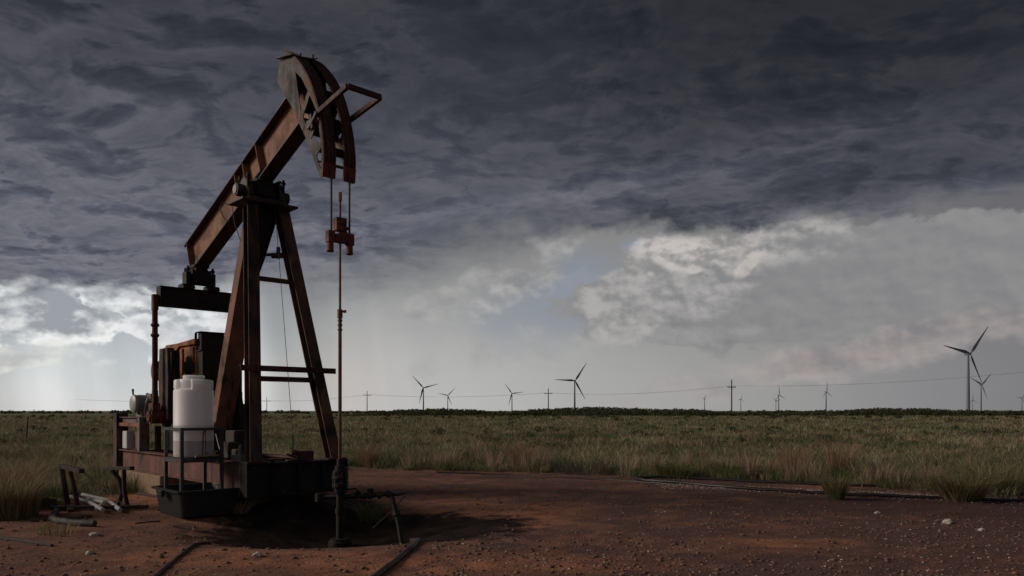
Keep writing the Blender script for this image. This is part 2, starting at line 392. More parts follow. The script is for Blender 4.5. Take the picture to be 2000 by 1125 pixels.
def copy_tree(o, parent=None):
    c = o.copy(); COL.objects.link(c); c.parent = parent
    for ch in [x for x in list(bpy.data.objects) if x.parent == o]: copy_tree(ch, c)
    return c

# ------------------------------------------------------------------ terrain
WX, WY = -2.598, 11.6                       # the well
PJ_RZ = -R(46.8)
def smooth(x): x = np.clip(x, 0, 1); return x*x*(3 - 2*x)
_ph = RNG.uniform(0, 6.28, (24, 2)); 
def lump(x, y, wl, k0=0, n=6):
    r = 0
    for i in range(n):
        a = _ph[k0 + i, 0]; r = r + np.sin((x*math.cos(a) + y*math.sin(a))*6.283/(wl*(.7 + .12*i)) + _ph[k0 + i, 1])
    return r/n
EDGE = [(-60, 8.), (-12, 10.2), (-8.6, 11.4), (-8.15, 12.4), (-7.95, 14.8), (-7.6, 17.), (-6.2, 20.), (-4.4, 21.9), (0, 21.2), (2.5, 19.8), (5.8, 18.7), (7.3, 17.4), (8.6, 16.0), (9.5, 15.0), (12, 13.5), (60, 8.)]
def yedge(x):
    x = np.asarray(x, float); return np.interp(x, [e[0] for e in EDGE], [e[1] for e in EDGE]) + .45*lump(x, x*0, 3.1, 3) + .25*lump(x, x*0, 1.1, 9)
def ground(x, y):
    x = np.asarray(x, float); y = np.asarray(y, float)
    d2 = ((x - WX)/1.55)**2 + ((y - WY + .1)/1.5)**2
    h = -.42*np.exp(-d2*.9)
    h = h + .035*np.exp(-(((x - WX + .1)/2.3)**2 + ((y - 9.4)/.5)**2))            # low lip in front of the cellar
    h = h + .30*np.exp(-(((x + 4.0)/1.05)**2 + ((y - 13.5)/1.0)**2)) + .20*np.exp(-(((x + 3.45)/.9)**2 + ((y - 12.75)/.55)**2))
    h = h + .022*lump(x, y, 3.2, 0) + .016*lump(x, y, 1.1, 6) + .011*lump(x, y, .45, 12) + .006*lump(x, y, .17, 15)
    g = smooth((y - yedge(x))/1.2)
    h = h + .05*g*(1 - smooth((y - 60)/100)) + .05*lump(x, y, 9, 0)*g*(1 - smooth((y - 120)/100))
    d = np.hypot(x, y)
    return h - .5*smooth((d - 700)/2500)
def gz(x, y): return float(ground(x, y))

def grid_axis(segs):
    out = []
    for a, b, n in segs: out += list(np.linspace(a, b, n, endpoint=False))
    return np.array(out + [segs[-1][1]])
def mk_ground():
    xs = grid_axis([(-12000, -1500, 8), (-1500, -200, 14), (-200, -40, 30), (-40, -14, 60), (-14, 14, 420), (14, 40, 60), (40, 200, 30), (200, 1500, 14), (1500, 12000, 8)])
    ys = grid_axis([(-400, -20, 10), (-20, 5, 30), (5, 22, 330), (22, 45, 80), (45, 120, 60), (120, 400, 40), (400, 2000, 20), (2000, 14000, 10)])
    gx, gy = np.meshgrid(xs, ys); z = ground(gx, gy)
    V = np.stack([gx.ravel(), gy.ravel(), z.ravel()], 1); nx, ny = len(xs), len(ys)
    i = np.arange(nx - 1)[None, :] + np.arange(ny - 1)[:, None]*nx; i = i.ravel()
    F = np.stack([i, i + 1, i + nx + 1, i + nx], 1)
    me = bpy.data.meshes.new('ground'); me.vertices.add(len(V)); me.vertices.foreach_set('co', V.ravel())
    me.loops.add(F.size); me.loops.foreach_set('vertex_index', F.ravel()); me.polygons.add(len(F))
    me.polygons.foreach_set('loop_start', np.arange(0, F.size, 4)); me.polygons.foreach_set('loop_total', np.full(len(F), 4)); me.polygons.foreach_set('use_smooth', np.ones(len(F), bool))
    at = me.attributes.new('field', 'FLOAT', 'POINT'); at.data.foreach_set('value', smooth((gy - yedge(gx) + .2)/.9).ravel())
    me.update(); me.validate()
    m, nt, b, co = newmat('red earth and prairie')
    a = nt.nodes.new('ShaderNodeAttribute'); a.attribute_name = 'field'; f = X(a.outputs['Fac'])
    sp = nt.nodes.new('ShaderNodeSeparateXYZ'); nt.links.new(co.s, sp.inputs[0]); x, y = X(sp.outputs[0]), X(sp.outputs[1])
    n1 = noise(co, .55, 8, .6, .5); n2 = noise(co, 2.6, 8, .65, .3, off=(5, 3, 0)); n3 = noise(co, 22, 5, .65); n4 = noise(co, 90, 3, .6)
    stv = comb(x*.25, y*1.5, 0.); nst = noise(stv, 1., 7, .6, .4, off=(2, 8, 0))
    soil = mixc(ss(n2, .36, .64), (.170, .086, .064), (.275, .130, .082))
    def patch(x0, y0, rx, ry):
        px_ = (x - x0)/rx; py_ = (y - y0)/ry; return 1. - ss(X.m('SQRT', px_*px_ + py_*py_ + 1e-6) + (n1 - .5)*1.6 + (n2 - .5)*.7, .55, 1.15)
    sand = X.m('MAXIMUM', patch(-.3, 12.6, 2.0, 1.9), X.m('MAXIMUM', patch(-2.9, 8.7, 1.9, .7), X.m('MAXIMUM', patch(3.6, 9.6, 1.0, .5), X.m('MAXIMUM', patch(-.4, 8.3, 2.4, .7), X.m('MAXIMUM', patch(-6.6, 14.6, 1.6, 1.2), patch(6.9, 16.6, 1.4, .5))))))
    sand = X.m('MAXIMUM', sand*.85, ss(n1*.5 + nst*.5, .56, .64)*.55)
    soil = mixc(sand*ss(n2*.6 + n3*.4, .38, .56), soil, (.48, .200, .105))                # orange sand
    dk = ss(x*.012 + nst*.35 + noise(co, .9, 7, .62, .8, off=(11, 4, 0))*.65, .46, .56)*(1. - sand*.7)
    soil = mixc(dk*.74, soil, (.098, .058, .056))                               # dark purple-brown caliche mud
    soil = mixc(ss(n3, .50, .66)*.65, soil, (.050, .030, .026))
    soil = mixc(ss(noise(co, 45, 4, .7, off=(3, 3, 3)), .57, .70)*.45, soil, (.33, .19, .13))
    soil = mixc(ss(n4, .60, .72)*.5, soil, (.42, .31, .24))                    # grit
    # wheel ruts darkened with oil, running across the pad
    def rut(x0, y0, slope, w): 
        d = X.m('ABSOLUTE', y - y0 - (x - x0)*slope + (n1 - .5)*1.2); return 1. - ss(d, w*.3, w)
    ruts = X.m('MAXIMUM', rut(2, 15.6, -.30, .45)*ss(x, -1.5, 1.5), rut(0, 19.0, -.1, .5)*ss(x, -6., -3.))
    soil = mixc(ruts*.5*ss(n2, .35, .6), soil, (.042, .027, .028))
    # oil stain round the well
    ox = x - (WX + .45); oy = y - (WY - .25)
    dd = X.m('SQRT', ox*ox*(1/8.5) + oy*oy*(1/4.4)); st = 1. - ss(dd + (n2 - .5)*.75 + (n1 - .5)*.3, .72, .95)
    ox2 = x - (WX - 1.3); oy2 = y - (WY + 1.6); d2 = X.m('SQRT', ox2*ox2*(1/4.) + oy2*oy2*(1/2.2))
    st = X.m('MAXIMUM', st, (1. - ss(d2 + (n2 - .5)*.6, .7, 1.0)))
    soil = mixc(st*.96, soil, mixc(ss(n2, .40, .62), (.006, .005, .005), (.022, .016, .014)))
    far = ss(y, 25., 130.)
    g1 = noise(co, .09, 6, .6, .4); g2 = noise(co, .8, 6, .65); g3 = noise(comb(x*.05, y*.5, 0.), 1., 6, .6)
    gr = mixc(ss(g2, .35, .65), (.085, .085, .044), (.19, .175, .095))
    gr = mixc(ss(g1, .42, .62)*.7, gr, (.115, .125, .052)); gr = mixc(ss(g3, .52, .66)*.5, gr, (.10, .088, .050))
    c = mixc(f, soil, gr)
    nt.links.new(c.s, b.inputs['Base Color'])
    nt.links.new((.95 - st*.1).s, b.inputs['Roughness']); nt.links.new((.22 - st*.14).s, b.inputs['Specular IOR Level'])
    bump(nt, b, n3*.7 + n4*.25 + n2*.9, 1., .045)
    me.materials.append(m); o = bpy.data.objects.new('ground', me); COL.objects.link(o); tag(o, kind='structure'); return o
mk_ground()

# ------------------------------------------------------------------ grass
def mk_grass_mat():
    m, nt, b, co = newmat('dry prairie grass')
    a = nt.nodes.new('ShaderNodeAttribute'); a.attribute_name = 'tint'
    nt.links.new(a.outputs['Color'], b.inputs['Base Color']); b.inputs['Roughness'].default_value = .75; b.inputs['Specular IOR Level'].default_value = .2
    tr = nt.nodes.new('ShaderNodeBsdfTranslucent'); nt.links.new(a.outputs['Color'], tr.inputs[0])
    mx = nt.nodes.new('ShaderNodeMixShader'); mx.inputs[0].default_value = .3
    nt.links.new(b.outputs[0], mx.inputs[1]); nt.links.new(tr.outputs[0], mx.inputs[2])
    nt.links.new(mx.outputs[0], nt.nodes['Material Output'].inputs[0]); return m
M['grass'] = mk_grass_mat()
PAL = np.array([(.140, .165, .080), (.190, .193, .105), (.255, .235, .140), (.40, .33, .21), (.34, .235, .165), (.085, .105, .050)])
def blades(cx, cy, cz, h, w, spread, lean, colr, seg=2, flop=.5):
    """arrays: one entry per blade -> (V, F, C)"""
    n = len(cx); th = RNG.uniform(0, 6.283, n); rr = spread*np.sqrt(RNG.uniform(0, 1, n))
    bx = cx + rr*np.cos(th); by = cy + rr*np.sin(th)
    ld = th + RNG.normal(0, .7, n); L = lean*h*(.35 + RNG.uniform(0, 1, n))
    fx = RNG.uniform(0, 6.283, n); wx = np.cos(fx)*w/2; wy = np.sin(fx)*w/2
    P = []
    z0 = cz - .02
    if seg == 2:
        t = .55
        P = [(bx - wx, by - wy, z0), (bx + wx, by + wy, z0),
             (bx + L*.3*np.cos(ld) - wx*.8, by + L*.3*np.sin(ld) - wy*.8, cz + h*t), (bx + L*.3*np.cos(ld) + wx*.8, by + L*.3*np.sin(ld) + wy*.8, cz + h*t),
             (bx + L*np.cos(ld), by + L*np.sin(ld), cz + h*(1 - flop*.25*lean))]
        k = 5; tri = [(0, 1, 3), (0, 3, 2), (2, 3, 4)]
    else:
        P = [(bx - wx, by - wy, z0), (bx + wx, by + wy, z0), (bx + L*.8*np.cos(ld), by + L*.8*np.sin(ld), cz + h)]
        k = 3; tri = [(0, 1, 2)]
    V = np.stack([np.stack(p, 1) for p in P], 1).reshape(-1, 3)
    F = (np.arange(n)[:, None, None]*k + np.array(tri)[None]).reshape(-1, 3)
    C = np.repeat(colr, k, axis=0); return V, F, C
def tri_object(name, packs, mat, loc=None):
    V = []; F = []; C = []; o = 0
    for v, f, c in packs: V.append(v); F.append(f + o); C.append(c); o += len(v)
    V = np.concatenate(V); F = np.concatenate(F); C = np.concatenate(C)
    if loc is not None: V = V - np.array(loc)
    me = bpy.data.meshes.new(name); me.vertices.add(len(V)); me.vertices.foreach_set('co', V.astype(np.float32).ravel())
    me.loops.add(F.size); me.loops.foreach_set('vertex_index', F.astype(np.int32).ravel()); me.polygons.add(len(F))
    me.polygons.foreach_set('loop_start', np.arange(0, F.size, 3, dtype=np.int32)); me.polygons.foreach_set('loop_total', np.full(len(F), 3, np.int32))
    a = me.color_attributes.new('tint', 'FLOAT_COLOR', 'POINT'); a.data.foreach_set('color', np.concatenate([C, np.ones((len(C), 1))], 1).astype(np.float32).ravel())
    me.update(); me.materials.append(mat)
    ob = bpy.data.objects.new(name, me); COL.objects.link(ob)
    if loc is not None: ob.location = loc
    return ob
def patchy(x, y):
    return .5 + .5*lump(x, y, 14, 2) + .35*lump(x, y, 4.2, 8)
def band(y0, y1, dens, per, hh, ww, spread, seg):
    ym = np.linspace(y0, y1, 400); half = .74*ym + 4.5; area = np.trapezoid(half*2, ym) if hasattr(np, 'trapezoid') else np.trapz(half*2, ym)
    n = int(area*dens); u = RNG.uniform(0, 1, n); y = np.sqrt(y0*y0 + u*(y1*y1 - y0*y0)); x = RNG.uniform(-1, 1, n)*(.74*y + 4.5)
    ok = (y > yedge(x) + RNG.exponential(.25, n) - .15); x, y = x[ok], y[ok]; n = len(x)
    p = patchy(x, y) + RNG.normal(0, .28, n); kind = np.clip((p*3.1 + .4).astype(int), 0, 4); kind = np.where(RNG.uniform(0, 1, n) < .12, 5, kind)
    kind = np.where(RNG.uniform(0, 1, n) < .05, 4, kind)
    th = hh*(.55 + .55*RNG.uniform(0, 1, n) + .32*lump(x, y, 6, 5) + .25*lump(x, y, 1.9, 11)) * np.where(kind == 4, 1.45, 1) * np.where(kind == 3, 1.2, 1)
    near_edge = np.exp(-((y - yedge(x))/1.6)**2); th = th*(1 + .25*near_edge)
    cnt = RNG.integers(int(per*.6), int(per*1.4) + 1, n); idx = np.repeat(np.arange(n), cnt); m = len(idx)
    tone = (1 + .30*lump(x, y, 11, 10) + .22*lump(x, y*.4, 3.3, 14))[idx][:, None]
    c = PAL[kind][idx]*RNG.uniform(.65, 1.35, (m, 1))*np.clip(tone, .5, 1.7)*(1 + RNG.normal(0, .06, (m, 3)))
    h = th[idx]*RNG.uniform(.45, 1.1, m); dist = y[idx]
    w = ww*np.maximum(1, dist/y0*.9)*RNG.uniform(.6, 1.3, m)
    sp = (spread*(.6 + RNG.uniform(0, .8, n)))[idx]
    return blades(x[idx], y[idx], ground(x, y)[idx], h, w, sp, .75, np.clip(c, 0, 1), seg)
packs = [band(8.5, 17, 11, 26, .33, .007, .13, 2), band(17, 27, 8, 24, .36, .011, .16, 2), band(27, 48, 3.6, 18, .36, .020, .24, 2), band(48, 100, .9, 13, .36, .05, .5, 1), band(100, 240, .14, 9, .40, .14, 1.1, 1)]
def fringe(n, h0, h1, per, pal, w, back, spread=.16, lean=.45):
    x = RNG.uniform(-10, 11, n); x = x + .5*np.sin(x*5.1) ; y = yedge(x) + RNG.exponential(back, n) - .25
    ok = lump(x, y*.3, 2.9, 7) > -.25; x, y = x[ok], y[ok]; n = len(x)
    cnt = RNG.integers(per//2, per*3//2, n); idx = np.repeat(np.arange(n), cnt); m = len(idx); pal = np.array(pal)
    c = pal[RNG.integers(0, len(pal), n)][idx]*RNG.uniform(.7, 1.25, (m, 1)); h = RNG.uniform(h0, h1, n)[idx]*RNG.uniform(.5, 1.05, m)
    return blades(x[idx], y[idx], ground(x, y)[idx], h, np.full(m, w), (spread*RNG.uniform(.5, 1.6, n))[idx], lean, c, 2)
packs += [fringe(95, .55, .85, 46, [(.42, .30, .22), (.46, .36, .25), (.36, .25, .19)], .010, .8), fringe(200, .15, .34, 34, [(.42, .36, .24), (.22, .21, .12), (.15, .17, .08)], .010, .12, .2, 1.1), fringe(80, .3, .5, 60, [(.14, .175, .06), (.18, .20, .09)], .010, .3, .26, 1.0)]
tag(tri_object('prairie_grass', packs, M['grass']), 'olive and tan prairie grass covering the plain behind the pumpjack', 'grass', kind='stuff')

def tuft(name, x, y, n, h, spread, lean, pal, label, group=None, w=.009, cat='grass clump'):
    z = gz(x, y); c = np.array([pal[i] for i in RNG.integers(0, len(pal), n)])*RNG.uniform(.65, 1.3, (n, 1))
    pk = blades(np.full(n, float(x)), np.full(n, float(y)), np.full(n, z), h*RNG.uniform(.4, 1.1, n), np.full(n, w), spread, lean, c, 2, .9)
    return tag(tri_object(name, [pk], M['grass'], (x, y, z)), label, cat, group)
GREEN = [(.12, .15, .045), (.17, .19, .07), (.22, .21, .10)]; TAN = [(.34, .27, .16), (.42, .33, .21), (.26, .20, .12)]; MIX = GREEN + TAN; BROWN = [(.12, .095, .08), (.16, .13, .11), (.10, .09, .06)]; RED = [(.34, .20, .13), (.28, .17, .12), (.38, .28, .18)]
G1 = 'grass clumps along the edge of the bare pad'
for a in [(8.25, 14.1, 1100, .74, .30, 1.3, MIX, 'largest green grass clump, by the right end of the black pipe'),
          (6.05, 14.35, 420, .62, .15, .8, MIX, 'lone grass clump with pale seed heads growing over the black pipe'),
          (4.1, 19.3, 800, .50, .42, 1.2, GREEN, 'low bright green clump behind the left bend of the black pipe'),
          (5.45, 19.2, 800, .55, .36, 1.2, GREEN, 'rounded green clump right of the low bright green one, behind the black pipe'),
          (6.9, 18.8, 420, .95, .3, .45, RED, 'tall reddish seed stalks standing behind the middle of the black pipe'),
          (8.3, 19.4, 380, .98, .3, .45, RED, 'tall reddish seed stalks right of the middle stalks behind the pipe'),
          (9.6, 15.4, 900, .85, .5, .8, MIX, 'mixed green and straw clump at the right edge of the picture'),
          (0.3, 21.9, 500, .85, .35, .5, RED, 'tall straw stalks at the far edge of the bare pad, mid picture'),
          (-4.2, 22.6, 420, .85, .3, .5, RED, 'tall straw stalks just right of the well head, far edge of the pad'),
          (-7.75, 11.9, 1500, .80, .34, .55, TAN + GREEN[:1], 'big straw-coloured clump at the left edge beside the rusty rack'),
          (-8.7, 13.2, 1300, .95, .5, .7, TAN + RED, 'tall straw grass clump behind the big left-edge one'),
          (-7.6, 9.4, 260, .3, .3, 1.0, GREEN, 'short sparse grass at the lower left corner'),
          (1.9, 20.4, 420, .42, .8, .9, BROWN, 'low dark brown weeds at the pad edge left of the pipe bend'),
          (2.8, 20.3, 360, .36, .6, .9, BROWN, 'dark brown weeds directly behind the pipe bend'),
          (-6.1, 10.3, 70, .26, .25, .8, MIX, 'thin green tuft on bare soil in front of the rusty rack'),
          (-2.35, 12.75, 260, .42, .16, .9, GREEN, 'small green tuft growing behind the well head pipe'),
          (-4.35, 12.35, 120, .28, .12, .9, TAN, 'small dry tuft at the corner of the black tub')]:
    tuft('grass_clump', *a, group=G1)

# ------------------------------------------------------------------ stones
def stones(n, f, smin, smax, pale=.62):
    V = []; F = []; base = np.array([(1, 0, 0), (-1, 0, 0), (0, 1, 0), (0, -1, 0), (0, 0, 1), (0, 0, -1)], float)
    tri = np.array([(0, 2, 4), (2, 1, 4), (1, 3, 4), (3, 0, 4), (2, 0, 5), (1, 2, 5), (3, 1, 5), (0, 3, 5)])
    x, y = f(n); z = ground(x, y); s = smin*(smax/smin)**(RNG.uniform(0, 1, len(x))**2.2)
    a = RNG.uniform(0, 6.28, len(x)); J = base[None]*(RNG.uniform(.6, 1.3, (len(x), 6, 1)))*np.array([1, .8, .5])*s[:, None, None]
    ca, sa = np.cos(a)[:, None], np.sin(a)[:, None]
    P = np.stack([J[..., 0]*ca - J[..., 1]*sa + x[:, None], J[..., 0]*sa + J[..., 1]*ca + y[:, None], J[..., 2] + z[:, None] + s[:, None]*.15], -1)
    t = RNG.uniform(0, 1, (len(x), 1)); C = np.where(t < pale, np.array([.50, .44, .38]), np.array([.19, .10, .072]))*RNG.uniform(.6, 1.2, (len(x), 1))
    return P.reshape(-1, 3), (np.arange(len(x))[:, None, None]*6 + tri[None]).reshape(-1, 3), np.repeat(np.clip(C, 0, 1), 6, axis=0)
def pad_pts(n):
    y = 1/RNG.uniform(1/22., 1/7.2, n); x = RNG.uniform(-1, 1, n)*(.72*y + 1.5)
    ok = (y < yedge(x) + .3) & ((((x - WX - .3)/2.0)**2 + ((y - WY + .1)/1.9)**2) > 1.1) & (RNG.uniform(0, 1, n) < np.clip(.30 + .75*(x > -1)*(.5 + lump(x, y, 4.5, 4)*1.1), .06, 1))
    return x[ok], y[ok]
def strip_pts(n):
    x = RNG.uniform(3.2, 9.6, n); y = 17.2 - (x - 3.2)*.50 + RNG.normal(0, .38, n); ok = y < yedge(x) + .3; return x[ok], y[ok]
M['stone'] = None
def mk_stone():
    m, nt, b, co = newmat('pale caliche stone'); a = nt.nodes.new('ShaderNodeAttribute'); a.attribute_name = 'tint'
    nt.links.new(a.outputs['Color'], b.inputs['Base Color']); b.inputs['Roughness'].default_value = .9; return m
M['stone'] = mk_stone()
tag(tri_object('gravel', [stones(13000, pad_pts, .005, .022), stones(16000, pad_pts, .008, .045, .0), stones(6500, strip_pts, .007, .028)], M['stone']), 'pale gravel and pebbles scattered over the red bare pad', 'gravel', kind='stuff')
for (x, y, s, lb) in [(6.38, 11.25, .075, 'largest white stone on the bare pad near the right side'), (6.45, 10.55, .05, 'white stone in front of and below the largest one, right side'), (5.85, 12.3, .05, 'rounded pale stone left of and behind the largest one'),
                      (-4.9, 8.9, .05, 'pale stone on the soil in front of the black tub'), (-5.55, 10.2, .055, 'whitish stone between the rusty rack and the bottom of the picture'), (-2.9, 8.75, .06, 'flat pale stone on orange sand in front of the well head')]:
    bm = bmesh.new(); bmesh.ops.create_icosphere(bm, subdivisions=2, radius=s)
    for v in bm.verts: v.co *= 1 + .28*math.sin(v.co.x*70 + s*900) * math.cos(v.co.y*60 + x); v.co.z *= .6
    me = bpy.data.meshes.new('stone'); bm.to_mesh(me); bm.free(); me.materials.append(plain('pale stone', (.52, .46, .40), .9, .3, 30, 0, .4))
    o = bpy.data.objects.new('stone', me); COL.objects.link(o); o.location = (x, y, gz(x, y) + s*.2); tag(o, lb, 'stone', 'larger stones on the pad')

# ------------------------------------------------------------------ far scrub
def scrub():
    packs = []
    def clump(n, xf, yf, hf, leaf, cnt, pal):
        x = xf(n); y = yf(n); h = hf(x, y, n); idx = np.repeat(np.arange(n), cnt); m = len(idx)
        ux = RNG.normal(0, .42, m)*h[idx]*1.25; uz = (RNG.uniform(0, 1, m)**.8)*h[idx]*np.clip(1 - (ux/(h[idx]*1.6))**2, .1, 1); uy = RNG.normal(0, .4, m)*h[idx]
        c = np.stack([x[idx] + ux, y[idx] + uy, uz + ground(x, y)[idx]], 1)
        s = leaf*(y[idx]/250.)*RNG.uniform(.6, 1.4, m)
        d1 = RNG.normal(0, 1, (m, 3)); d1 /= np.linalg.norm(d1, axis=1)[:, None]; d2 = np.cross(d1, RNG.normal(0, 1, (m, 3))); d2 /= np.linalg.norm(d2, axis=1)[:, None]
        V = np.stack([c + d1*s[:, None], c - d1*s[:, None]*.6 + d2*s[:, None]*.8, c - d1*s[:, None]*.6 - d2*s[:, None]*.8], 1).reshape(-1, 3)
        C = np.repeat(np.array(pal)[RNG.integers(0, len(pal), m)]*RNG.uniform(.6, 1.3, (m, 1)), 3, axis=0)
        packs.append((V, np.arange(m*3).reshape(-1, 3), C))
    pal = [(.075, .085, .038), (.10, .10, .05), (.055, .062, .034)]
    prof = [(-60, .2), (-44, .5), (-38, 2.0), (-24, 2.5), (-10, 1.9), (-4, .9), (0, 1.0), (6, 2.0), (14, 2.6), (28, 3.0), (40, 2.6), (48, 2.2), (56, 2.4), (62, 1.9), (70, 1.1), (95, .8), (103, 1.2), (112, 2.2), (120, 2.6), (134, 2.5), (142, 1.9), (158, 1.6), (260, 1.4)]
    hp = lambda x, y, n: (np.interp(x*250/y, [p[0] for p in prof], [p[1] for p in prof]) + .15*lump(x, y, 22, 4))*RNG.uniform(.8, 1.08, n)
    clump(1500, lambda n: RNG.uniform(-58, 255, n), lambda n: RNG.uniform(238, 285, n), hp, .30, 46, pal)
    clump(260, lambda n: RNG.uniform(-360, 20, n), lambda n: RNG.uniform(440, 560, n), lambda x, y, n: RNG.uniform(.6, 2.2, n), .34, 24, pal)
    clump(500, lambda n: RNG.uniform(60, 900, n), lambda n: RNG.uniform(560, 700, n), lambda x, y, n: RNG.uniform(1.0, 2.4, n), .34, 22, pal)
    clump(420, lambda n: RNG.uniform(-180, 210, n), lambda n: RNG.uniform(60, 235, n), lambda x, y, n: RNG.uniform(.25, .75, n), .22, 50, pal)
    clump(240, lambda n: RNG.uniform(-45, 45, n), lambda n: RNG.uniform(24, 65, n), lambda x, y, n: RNG.uniform(.18, .42, n), .30, 90, [(.12, .13, .07), (.16, .16, .09), (.09, .10, .055)])
    return tri_object('far_scrub', packs, M['grass'])
tag(scrub(), 'low dark mesquite scrub along the horizon', 'scrub', kind='stuff')

# ------------------------------------------------------------------ pumpjack (local x towards the horse head, y away from the viewer, z up; origin on the well axis)
PJ = empty('pumpjack', (WX, WY, 0), PJ_RZ)
tag(PJ, 'rusty oil pumpjack with raised walking beam and horse head at the left of the picture', 'pumpjack')
def beam_pt(t, off=0.):                          # t metres behind the head end along the beam; off perpendicular
    c, s = math.cos(R(21.2)), math.sin(R(21.2)); x, z = -5.84 + c*t, 4.742 + s*t
    return (x - s*off, 0, z + c*off)
_a, _b = beam_pt(0), beam_pt(5.15)
WB = MB().bar(_a, _b, .024, .624).build('walking_beam', M['beam'], PJ)
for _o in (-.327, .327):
    MB().bar(beam_pt(0, _o), beam_pt(5.15, _o), .27, .028).build('flange', M['dark'], WB, .004)  # dark material puts the shade of the beam's underside into the flange colour
for t in (2.62, 2.98, .12, 3.55):
    for sg in (-1, 1):
        c = math.cos(R(21.2)); a = beam_pt(t, -.31); b_ = beam_pt(t, .31)
        MB().bar((a[0], sg*.071, a[2]), (b_[0], sg*.071, b_[2]), .118, .014, up=(c, 0, math.sin(R(21.2)))).build('stiffener', M['beam'], WB)
g = MB()
for t in (.35, 2.9):
    a = beam_pt(t, -.31); MB().plate([(a[0] - .09, a[2] + .0), (a[0] + .10, a[2] + .05), (a[0] + .02, a[2] + .20)], -.10, -.085).build('gusset', M['dark'], WB)
# horse head
ARC = [(-.035, 5.145), (-.02, 5.28), (0, 5.45), (-.03, 5.7), (-.08, 5.93), (-.17, 6.2), (-.28, 6.45), (-.43, 6.70), (-.61, 6.93), (-.80, 7.12), (-1.0, 7.285), (-1.2, 7.41), (-1.3, 7.455)]
def arc_dense(k=4):
    out = []
    for i in range(len(ARC) - 1):
        p0, p1, p2, p3 = ARC[max(i - 1, 0)], ARC[i], ARC[i + 1], ARC[min(i + 2, len(ARC) - 1)]
        for j in range(k):
            t = j/k
            out.append(tuple(.5*(2*b + (c - a)*t + (2*a - 5*b + 4*c - d)*t*t + (3*b - a - 3*c + d)*t**3) for a, b, c, d in zip(p0, p1, p2, p3)))
    return out + [ARC[-1]]
AD = arc_dense()
HH = empty('horse_head'); HH.parent = PJ
HOLES = [[(-.90, 6.98), (-.70, 6.82), (-.50, 6.56), (-.72, 6.30)], [(-.66, 6.20), (-.44, 6.48), (-.22, 6.16), (-.44, 5.92)], [(-.40, 5.80), (-.19, 6.02), (-.10, 5.66)], [(-.24, 5.50), (-.08, 5.60), (-.10, 5.26)]]
def inset(k): return [(x - .012, z) for x, z in AD][:k]
n_side = len(AD) - 5
for sg in (-1, 1):
    outline = inset(n_side) + [(-1.19, 7.33), (-1.42, 7.32), (-1.53, 7.03), (-1.0, 6.44), (-.545, 5.83), (-.15, 5.20), (-.12, 5.15)]
    y0, y1 = (-.266, -.252) if sg < 0 else (.252, .266)
    MB().plate(outline, y0, y1, HOLES).build('side_plate', M['head'], HH)
def strip(y0, y1, pts, th, out=0.):
    m = MB(); vs = []; n = len(pts)
    for i, (x, z) in enumerate(pts):
        a = pts[max(i - 1, 0)]; b_ = pts[min(i + 1, n - 1)]; t = Vector((b_[0] - a[0], b_[1] - a[1])).normalized(); nx, nz = t.y, -t.x
        for y in (y0, y1):
            for o in (out, out - th): vs.append((x + nx*o, y, z + nz*o))
    fs = []
    for i in range(n - 1):
        k = i*4; q = k + 4
        fs += [(k, k + 2, q + 2, q), (k + 1, q + 1, q + 3, k + 3), (k, q, q + 1, k + 1), (k + 2, k + 3, q + 3, q + 2)]
    fs += [(0, 1, 3, 2), (n*4 - 4, n*4 - 2, n*4 - 1, n*4 - 3)]
    return m.add(vs, fs)
low = [p for p in AD if p[1] <= 5.37]; high = [p for p in AD if p[1] >= 5.27]
for (y0, y1) in ((-.283, -.070), (.075, .272)):
    sp_ = strip(y0, y1, AD, .022).build('arc_plate', M['strip'], HH, smooth=True)
    rb = MB()
    for yy in (y0 + .012, y1 - .012, (y0 + y1)/2 - .035, (y0 + y1)/2 + .035):
        s2 = strip(yy - .008, yy + .008, AD[3:], .012, .016); rb.add(s2.v, s2.f)
    rb.build('rib', M['strip'], sp_, smooth=True)
    strip(y0 - .003, y1 + .003, low, .030, .019).build('red_tip', M['redtip'], sp_)
# diaphragm plates between the side plates
dp = MB()
for (a, b_) in (((-.07, 5.34), (-.26, 5.44)), ((-.06, 5.62), (-.38, 5.62)), ((-.16, 6.10), (-.60, 5.94)), ((-.42, 6.62), (-.72, 6.30)), ((-.82, 7.06), (-1.05, 6.80)), ((-1.18, 7.36), (-1.3, 7.0))):
    dp.bar((a[0], 0, a[1]), (b_[0], 0, b_[1]), .50, .016, up=(-(b_[1] - a[1]), 0, b_[0] - a[0]))
dp.build('diaphragm', M['black'], HH)
MB().add([(-.93, -.33, 7.24), (-1.46, -.33, 7.355), (-1.46, .10, 7.40), (-1.22, .30, 7.47), (-.93, .0, 7.27),
          (-.93, -.33, 7.255), (-1.46, -.33, 7.37), (-1.46, .10, 7.415), (-1.22, .30, 7.485), (-.93, .0, 7.285)],
         [(4, 3, 2, 1, 0), (5, 6, 7, 8, 9), (0, 1, 6, 5), (1, 2, 7, 6), (2, 3, 8, 7), (3, 4, 9, 8), (4, 0, 5, 9)]).build('cap_plate', M['strip'], HH)
bt = MB()
for (x, y, z) in ((-1.12, -.22, 7.30), (-1.24, .0, 7.40), (-1.2, .2, 7.43)): MB().cyl((x, y, z), (x + .01, y, z + .07), .018, 8).build('bolt', M['dark'], HH)
lp = MB(); LP = [(-.20, -.30, 6.10), (.71, -.30, 6.25), (.64, .30, 6.28), (-.22, .295, 6.17)]
for i in range(3): lp.bar(LP[i], LP[i + 1], .055, .075)
lp.build('guard_loop', M['strip'], HH, .004)
lb = MB(); lb.bar((-.36, -.325, 5.93), (-.10, -.33, 6.10), .04, .05); lb.bar((-.30, -.32, 6.13), (-.24, -.325, 5.90), .035, .06); lb.bar((-.44, -.31, 6.0), (-.30, -.32, 6.0), .03, .12)
